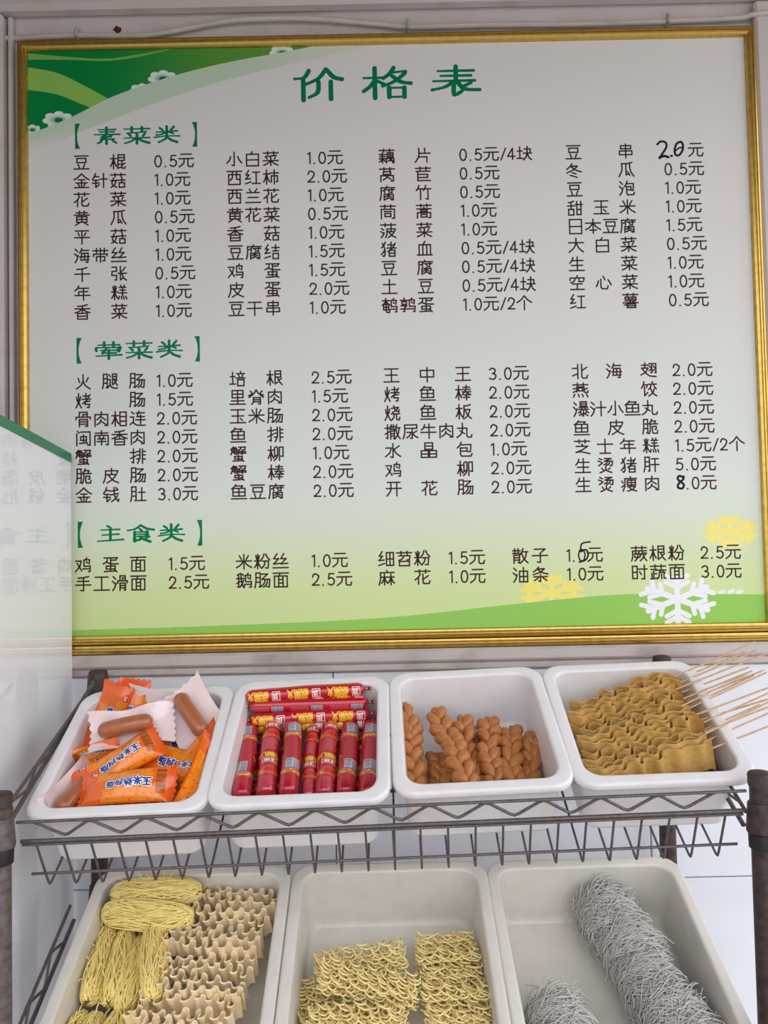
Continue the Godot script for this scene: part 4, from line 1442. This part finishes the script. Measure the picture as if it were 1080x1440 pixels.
func build_dough_twists():
	var g := "fried dough twists"
	# top end x y z, bottom end x y z, label
	var list := [
		[0.026, 0.062, -0.212, 0.034, 0.034, -0.062, "long fried dough twist leftmost, leaning against the tray wall"],
		[0.074, 0.056, -0.205, 0.098, 0.062, -0.040, "fried dough twist second from the left, lying topmost"],
		[0.112, 0.042, -0.196, 0.114, 0.028, -0.066, "fried dough twist third, half under the topmost one"],
		[0.149, 0.044, -0.192, 0.138, 0.036, -0.058, "fried dough twist fourth, in the middle of the tray"],
		[0.174, 0.040, -0.176, 0.168, 0.034, -0.054, "fried dough twist fifth, right of the middle"],
		[0.200, 0.034, -0.168, 0.190, 0.028, -0.066, "slender fried dough twist rightmost of the row"],
		[0.064, 0.022, -0.150, 0.070, 0.022, -0.045, "fried dough twist on the tray floor under the two left ones"],
		[0.132, 0.022, -0.186, 0.126, 0.020, -0.060, "fried dough twist on the floor behind the third and fourth"],
	]
	var k := 0
	for q in list:
		var a := Vector3(q[0], q[1], q[2])
		var c := Vector3(q[3], q[4], q[5])
		var y := (a - c).normalized()
		var x := y.cross(Vector3.BACK.rotated(Vector3.UP, 0.3)).normalized()
		if x.length() < 0.1:
			x = Vector3.RIGHT
		x = (Vector3.RIGHT - y * y.x).normalized()
		var o := put("dough_twist", twist_mesh(a.distance_to(c), 100 + k), M.dough)
		var s := 0.75 if k == 5 else 0.9
		o.transform = upper() * Transform3D(Basis(x * s, y, x.cross(y) * s), (a + c) / 2)
		tag(o, q[6], "dough twist", g)
		k += 1


# ---------------------------------------------------------------- tofu skin skewers

func wavy_sheet(length: float, height: float, period: float, amp: float, thick: float, sd: int, hooks: bool, loops := 0.15, rough := 0.0) -> ArrayMesh:
	# an upright sheet running along x, folded into waves along z; both faces and the edges
	var r := RandomNumberGenerator.new()
	r.seed = sd
	var ph := r.randf() * TAU
	var ph2 := r.randf() * TAU
	var n := int(length / period * (22 if rough > 0.0 else 14))
	var b := MB.new()
	var mid := []
	for j in n + 1:
		var x := (float(j) / n - 0.5) * length
		var w := TAU * x / period + ph + 0.9 * sin(x * 37.0 + ph2) + rough * 1.1 * sin(x * 173.0 + ph)
		mid.append([x, w])
	var faces := []
	for side in [1, -1]:
		var rows := []
		for i in 7:
			var v := i / 6.0
			var row := PackedVector3Array()
			for q in mid:
				var am: float = amp * (0.5 + 0.7 * v) * (0.75 + 0.35 * sin(q[0] * 61.0 + ph2) + rough * 0.3 * sin(q[0] * 231.0 + ph2))
				var z: float = am * sin(q[1] + (0.5 + 0.4 * rough) * (v - 0.5)) + rough * 0.003 * sin(v * 3.0 + q[0] * 60.0) + 0.003 * sin(q[0] * 20.0 + ph)
				var x: float = q[0] - loops * am * sin(2.0 * q[1])
				var y: float = (v - 0.5) * height + 0.0022 * sin(q[1] * 0.5 + ph2) * v + 0.0012 * cos(q[1]) * v + rough * 0.002 * sin(q[0] * 110.0 + ph) * v
				if hooks:
					var e := clampf((absf(q[0]) - length * 0.44) / (length * 0.06), 0.0, 1.0)
					z += signf(q[0]) * e * e * 0.008
				row.append(Vector3(x, y, z + side * thick / 2))
			rows.append(row)
		b.grid(rows, false, side < 0)
		faces.append(rows)
	# close the long edges and the ends
	var f: Array = faces[0]
	var k: Array = faces[1]
	b.grid([f[6], k[6]])
	b.grid([k[0], f[0]])
	for e in [0, n]:
		var c0 := PackedVector3Array()
		var c1 := PackedVector3Array()
		for i in 7:
			c0.append(f[i][e])
			c1.append(k[i][e])
		b.grid([c0, c1], false, e == 0)
	return b.mesh()


func build_tofu_skewers():
	var sheets := []
	for k in 4:
		sheets.append(wavy_sheet(0.146 + 0.004 * k, 0.042, 0.025, 0.0052, 0.0024, 30 + k, true))
	var st := MB.new()
	st.tube(poly([-0.06, 0, 0, 0.0, 0, 0, 0.21, 0, 0, 0.213, 0, 0]), [0.0013, 0.0013, 0.0013, 0.0006], 7)
	var sm := st.mesh()
	var n := 11
	var ords := ["farthest back", "second from the back", "third from the back", "fourth from the back", "fifth from the back", "in the middle of the pile", "fifth from the front", "fourth from the front", "third from the front", "second from the front", "nearest the front rim"]
	for i in n:
		var f := float(i) / (n - 1)
		var xf := upper() * at(0.330 + 0.006 * sin(i * 2.1) + 0.008 * (1.0 - f), 0.066 + 0.006 * sin(i * 1.3) + 0.005 * f, lerpf(-0.196, -0.050, f), 12.0 + 1.5 * sin(i * 1.7), -8.0 + 5.0 * sin(i * 2.4), 11.0 + 1.5 * sin(i * 2.9))
		var t := thing("tofu_skewer", "folded yellow tofu skin on bamboo sticks, " + ords[i], "skewer", xf, "tofu skin skewers")
		put("tofu_skin", sheets[i % 4], M.tofu, t)
		var fold := put("tofu_skin", sheets[i % 4], M.tofu, t)
		fold.transform = at(0.0015, -0.004, 0.0058, 0.6, 5, 0)
		for k in (2 if i % 3 != 1 else 1):
			var s := put("bamboo_stick", sm, M.bamboo, t)
			s.position = Vector3(0.018 * sin(i * 3.0 + k * 2.0) - 0.006, -0.008 + 0.010 * k, 0.003 * (k * 2 - 1))
			s.rotation = Vector3(0, 0.035 * sin(i * 5.0 + k), 0.03 + 0.03 * sin(i * 1.9 + k * 3.0))


# ---------------------------------------------------------------- noodles

func skein_mesh(length: float, w: float, h: float, strands: int, sd: int) -> ArrayMesh:
	# a folded hank of fine noodles lying along x
	var r := RandomNumberGenerator.new()
	r.seed = sd
	var b := MB.new()
	var core := []
	for i in 13:
		var th := PI * i / 12
		var ringp := PackedVector3Array()
		var s := pow(maxf(sin(th), 0.0), 0.55) * 0.8
		for j in 14:
			var a := TAU * j / 14
			ringp.append(Vector3(-length / 2 * 0.94 * cos(th), cos(a) * h / 2 * s, -sin(a) * w / 2 * s))
		core.append(ringp)
	b.grid(core, true, true)
	for k in strands:
		var f0 := r.randf() * TAU
		var tw := r.randf_range(-2.6, 2.6) + 1.2
		var lay := r.randf_range(0.82, 1.1)
		var t0 := r.randf_range(0.0, 0.2)
		var t1 := r.randf_range(0.8, 1.0)
		var a1 := r.randf_range(0.0, 6.0)
		var wob := r.randf_range(0.08, 0.4)
		var p := PackedVector3Array()
		for i in 15:
			var t := lerpf(t0, t1, i / 14.0)
			var th := PI * t
			var s := pow(maxf(sin(th), 0.02), 0.55) * lay
			var a := f0 + tw * t + wob * sin(t * 11.0 + a1)
			var lumps := 1.0 + 0.08 * sin(a * 3.0 + sd) + 0.05 * sin(t * 9.0 + a1)
			p.append(Vector3(-length / 2 * cos(th) * (0.96 + 0.06 * lay), cos(a) * h / 2 * s * lumps, -sin(a) * w / 2 * s * lumps))
		b.tube(p, 0.00105, 4, false)
	# a few stray ends
	for k in 14:
		var x := r.randf_range(-0.4, 0.4) * length
		var a := r.randf_range(-1.2, 1.2)
		var o := Vector3(x, cos(a) * h / 2, sin(a) * w / 2)
		var d := Vector3(r.randf_range(-1, 1), cos(a) * 0.5, sin(a) * 0.5).normalized()
		b.tube(PackedVector3Array([o, o + d * 0.006, o + d * 0.011 + Vector3(0, -0.001, 0.001)]), 0.0008, 4)
	return b.mesh()


func build_noodle_bundles():
	var ms := []
	for k in 4:
		ms.append(skein_mesh(0.118, 0.034, 0.04, 130, 200 + k))
	var g := "yellow noodle bundles"
	var list := [
		[-0.335, 0.090, -0.292, 2, 0, 0, "yellow noodle bundle lying at the very back of the tray", 1.06],
		[-0.340, 0.082, -0.262, -5, 0, 0, "yellow noodle bundle lying second from the back", 1.08],
		[-0.393, 0.056, -0.212, 94, 0, -8, "yellow noodle bundle upright, leftmost of the upper row", 1.0],
		[-0.367, 0.058, -0.208, 96, 0, -8, "yellow noodle bundle upright, second of the upper row", 1.0],
		[-0.343, 0.056, -0.196, 92, 0, -8, "yellow noodle bundle upright, third of the upper row", 0.95],
		[-0.318, 0.072, -0.205, 104, 0, -6, "yellow noodle bundle leaning longest, right of the upper row", 1.08],
		[-0.350, 0.036, -0.235, 90, 0, -10, "yellow noodle bundle under the upright row", 1.0],
		[-0.395, 0.056, -0.092, 92, 0, -14, "yellow noodle bundle leftmost of the front row", 1.0],
		[-0.370, 0.060, -0.088, 97, 0, -14, "yellow noodle bundle second of the front row", 1.0],
		[-0.344, 0.062, -0.090, 90, 0, -14, "yellow noodle bundle third of the front row", 1.0],
		[-0.318, 0.060, -0.092, 84, 0, -14, "yellow noodle bundle rightmost of the front row", 1.0],
	]
	var k := 0
	for q in list:
		var o := put("noodle_bundle", ms[k % 4], M.noodle)
		o.transform = lower() * at(q[0], q[1], q[2], q[3], q[4], q[5])
		o.scale_object_local(Vector3(q[7], 0.92 if k == 4 else 1.0, 1.0))
		tag(o, q[6], "noodles", g)
		k += 1


func build_ruffled_noodles():
	var ms := []
	for k in 4:
		ms.append(wavy_sheet(0.128, 0.034, 0.0155, 0.0056, 0.0022, 60 + k, false, 0.3, 0.4))
	var list := [
		[-0.225, 0.066, -0.292, -10, "farthest back against the tray's right side"],
		[-0.236, 0.066, -0.262, -7, "second from the back"],
		[-0.240, 0.064, -0.234, -6, "third from the back"],
		[-0.243, 0.066, -0.205, -7, "fourth from the back, in the middle"],
		[-0.247, 0.068, -0.176, -6, "third from the front"],
		[-0.252, 0.070, -0.144, -9, "second from the front"],
		[-0.262, 0.074, -0.112, -7, "nearest the viewer"],
		[-0.268, 0.062, -0.082, -6, "lowest at the front edge of the picture"],
	]
	var i := 0
	for q in list:
		var t := thing("ruffled_noodle_cake", "pale ruffled ribbon noodle cake " + q[4], "noodles", lower() * at(q[0], q[1] + 0.004, q[2], q[3] + 3.0 * sin(i * 2.7), 4 + 7 * sin(i * 2.0), 2.5 * sin(i * 1.3)), "ruffled ribbon noodle cakes")
		for k in 2:
			var o := put("ribbon", ms[(i + k) % 4], M.ruffle, t)
			o.position = Vector3(0.003 * sin(i + k * 2.0), -0.004 + 0.006 * (k if i % 2 else 1 - k), 0.007 - 0.014 * k)
			o.rotation.y = 0.02 * sin(i * 3.0 + k)
		i += 1


func curl_mesh(lx: float, wz: float, h: float, lines: int, layers: int, sd: int) -> ArrayMesh:
	# a dried block of crimped noodles: strands run along x in loops
	var r := RandomNumberGenerator.new()
	r.seed = sd
	var b := MB.new()
	for ly in layers:
		for k in lines:
			var z0 := ((k + 0.5) / lines - 0.5) * wz
			var y0 := ((ly + 0.5) / layers - 0.5) * h
			var a0 := r.randf() * TAU
			var per := lx / 0.0125
			var n := int(per * 7)
			var am := r.randf_range(0.004, 0.0058)
			var ah := r.randf_range(0.0028, 0.0042)
			var s1 := r.randf() * 6.0
			var p := PackedVector3Array()
			for i in n + 1:
				var t := float(i) / n
				var a := TAU * per * t + a0 + 0.7 * sin(t * 9.0 + s1)
				p.append(Vector3((t - 0.5) * lx + 0.0042 * sin(a + 0.6), y0 + ah * sin(a * 0.5 + s1) + 0.0018 * sin(t * 7.0 + s1), z0 + am * cos(a)))
			b.tube(p, 0.0013, 4, true)
	return b.mesh()


func build_instant_noodles():
	var wide := [curl_mesh(0.118, 0.036, 0.026, 6, 4, 300), curl_mesh(0.124, 0.036, 0.026, 6, 4, 301)]
	var tall := [curl_mesh(0.076, 0.024, 0.034, 5, 5, 302), curl_mesh(0.08, 0.024, 0.034, 5, 5, 303)]
	var g := "curly instant noodle cakes"
	var list := [
		[-0.044, 0.050, -0.212, 4, -6, 4, 0, "curly noodle cake at the back of the left stack"],
		[-0.066, 0.034, -0.190, 10, -6, 8, 1, "curly noodle cake below the back one, reaching furthest left"],
		[-0.032, 0.064, -0.170, -9, -8, -5, 1, "curly noodle cake lying on top of the left stack"],
		[-0.046, 0.062, -0.122, -4, -8, 3, 0, "curly noodle cake at the front of the left stack"],
		[-0.060, 0.034, -0.140, 4, -4, 0, 0, "curly noodle cake underneath the left stack"],
		[0.072, 0.040, -0.236, 2, -22, 0, 2, "curly noodle cake at the back of the right stack"],
		[0.074, 0.046, -0.208, -2, -20, 2, 3, "curly noodle cake second from the back of the right stack"],
		[0.076, 0.048, -0.180, 2, -18, -2, 2, "curly noodle cake in the middle of the right stack"],
		[0.078, 0.055, -0.151, -3, -16, 2, 3, "curly noodle cake second from the front of the right stack"],
		[0.079, 0.056, -0.120, 1, -14, 0, 2, "curly noodle cake at the front of the right stack"],
	]
	for q in list:
		var o := put("instant_noodle_cake", (wide + tall)[q[6]], M.curl)
		o.transform = lower() * at(q[0], q[1], q[2], q[3], q[4], q[5])
		tag(o, q[7], "noodles", g)


func roll_mesh(length: float, rad: float, strands: int, sd: int) -> ArrayMesh:
	# a roll of fine glass noodles: strands arch round an axis along x
	var r := RandomNumberGenerator.new()
	r.seed = sd
	var b := MB.new()
	for k in strands:
		var x := r.randf_range(-0.5, 0.5) * length
		var bulge := 1.0 - 0.35 * pow(absf(2.0 * x / length), 3.0)
		var deep := k % 2 == 1
		var rr := rad * bulge * (r.randf_range(0.5, 0.86) if deep else 0.86 + 0.16 * sqrt(r.randf()))
		var a0 := r.randf_range(-0.4, 2.6)
		var span := r.randf_range(0.5, 1.7) * (1 if r.randf() < 0.8 else -1)
		var drift := r.randf_range(-0.028, 0.028)
		var lift := r.randf_range(-0.004, 0.012) * (1.0 if k % 4 == 0 else 0.3)
		var wv := r.randf_range(0.0, 6.0)
		var p := PackedVector3Array()
		for i in 9:
			var t := i / 8.0
			var a := a0 + span * t
			var q := rr + lift * t * t + 0.0012 * sin(t * 8.0 + wv)
			p.append(Vector3(x + drift * t + 0.005 * sin(t * 5.0 + wv), sin(a) * q, cos(a) * q))
		b.tube(p, 0.0005 + 0.0003 * r.randf(), 3, false)
	return b.mesh()


func build_vermicelli():
	var ms := []
	for k in 3:
		ms.append(roll_mesh(0.056, 0.0415, 1000, 400 + k))
	var g := "vermicelli rolls"
	var a := Vector3(0.306, 0.046, -0.268)
	var c := Vector3(0.362, 0.046, -0.075)
	var names := ["farthest back of the long row", "second from the back of the long row", "third from the back of the long row", "fourth from the back of the long row", "nearest of the long row"]
	var yaw := rad_to_deg(atan2(-(c.z - a.z), c.x - a.x))
	for i in 7:
		var xf: Transform3D
		var label: String
		if i < 5:
			var p := a.lerp(c, i / 4.0) + Vector3(0.003 * sin(i * 2.0), 0.002 * sin(i * 3.0), 0)
			xf = lower() * at(p.x, p.y, p.z, yaw + 6.0 * sin(i * 2.3), 0, 3.0 * sin(i * 1.7))
			label = "silvery vermicelli roll " + names[i]
		else:
			xf = lower() * at(0.204 + 0.004 * (i - 5), 0.046, -0.118 + 0.05 * (i - 5), -80, 0, 0)
			label = ["silvery vermicelli roll standing apart at the tray's left", "silvery vermicelli roll in front of the one standing apart"][i - 5]
		var o := put("vermicelli_roll", ms[i % 3], M.vermicelli)
		o.transform = xf
		o.scale_object_local(Vector3.ONE * (1.04 - 0.03 * (i % 3)))
		tag(o, label, "noodles", g)
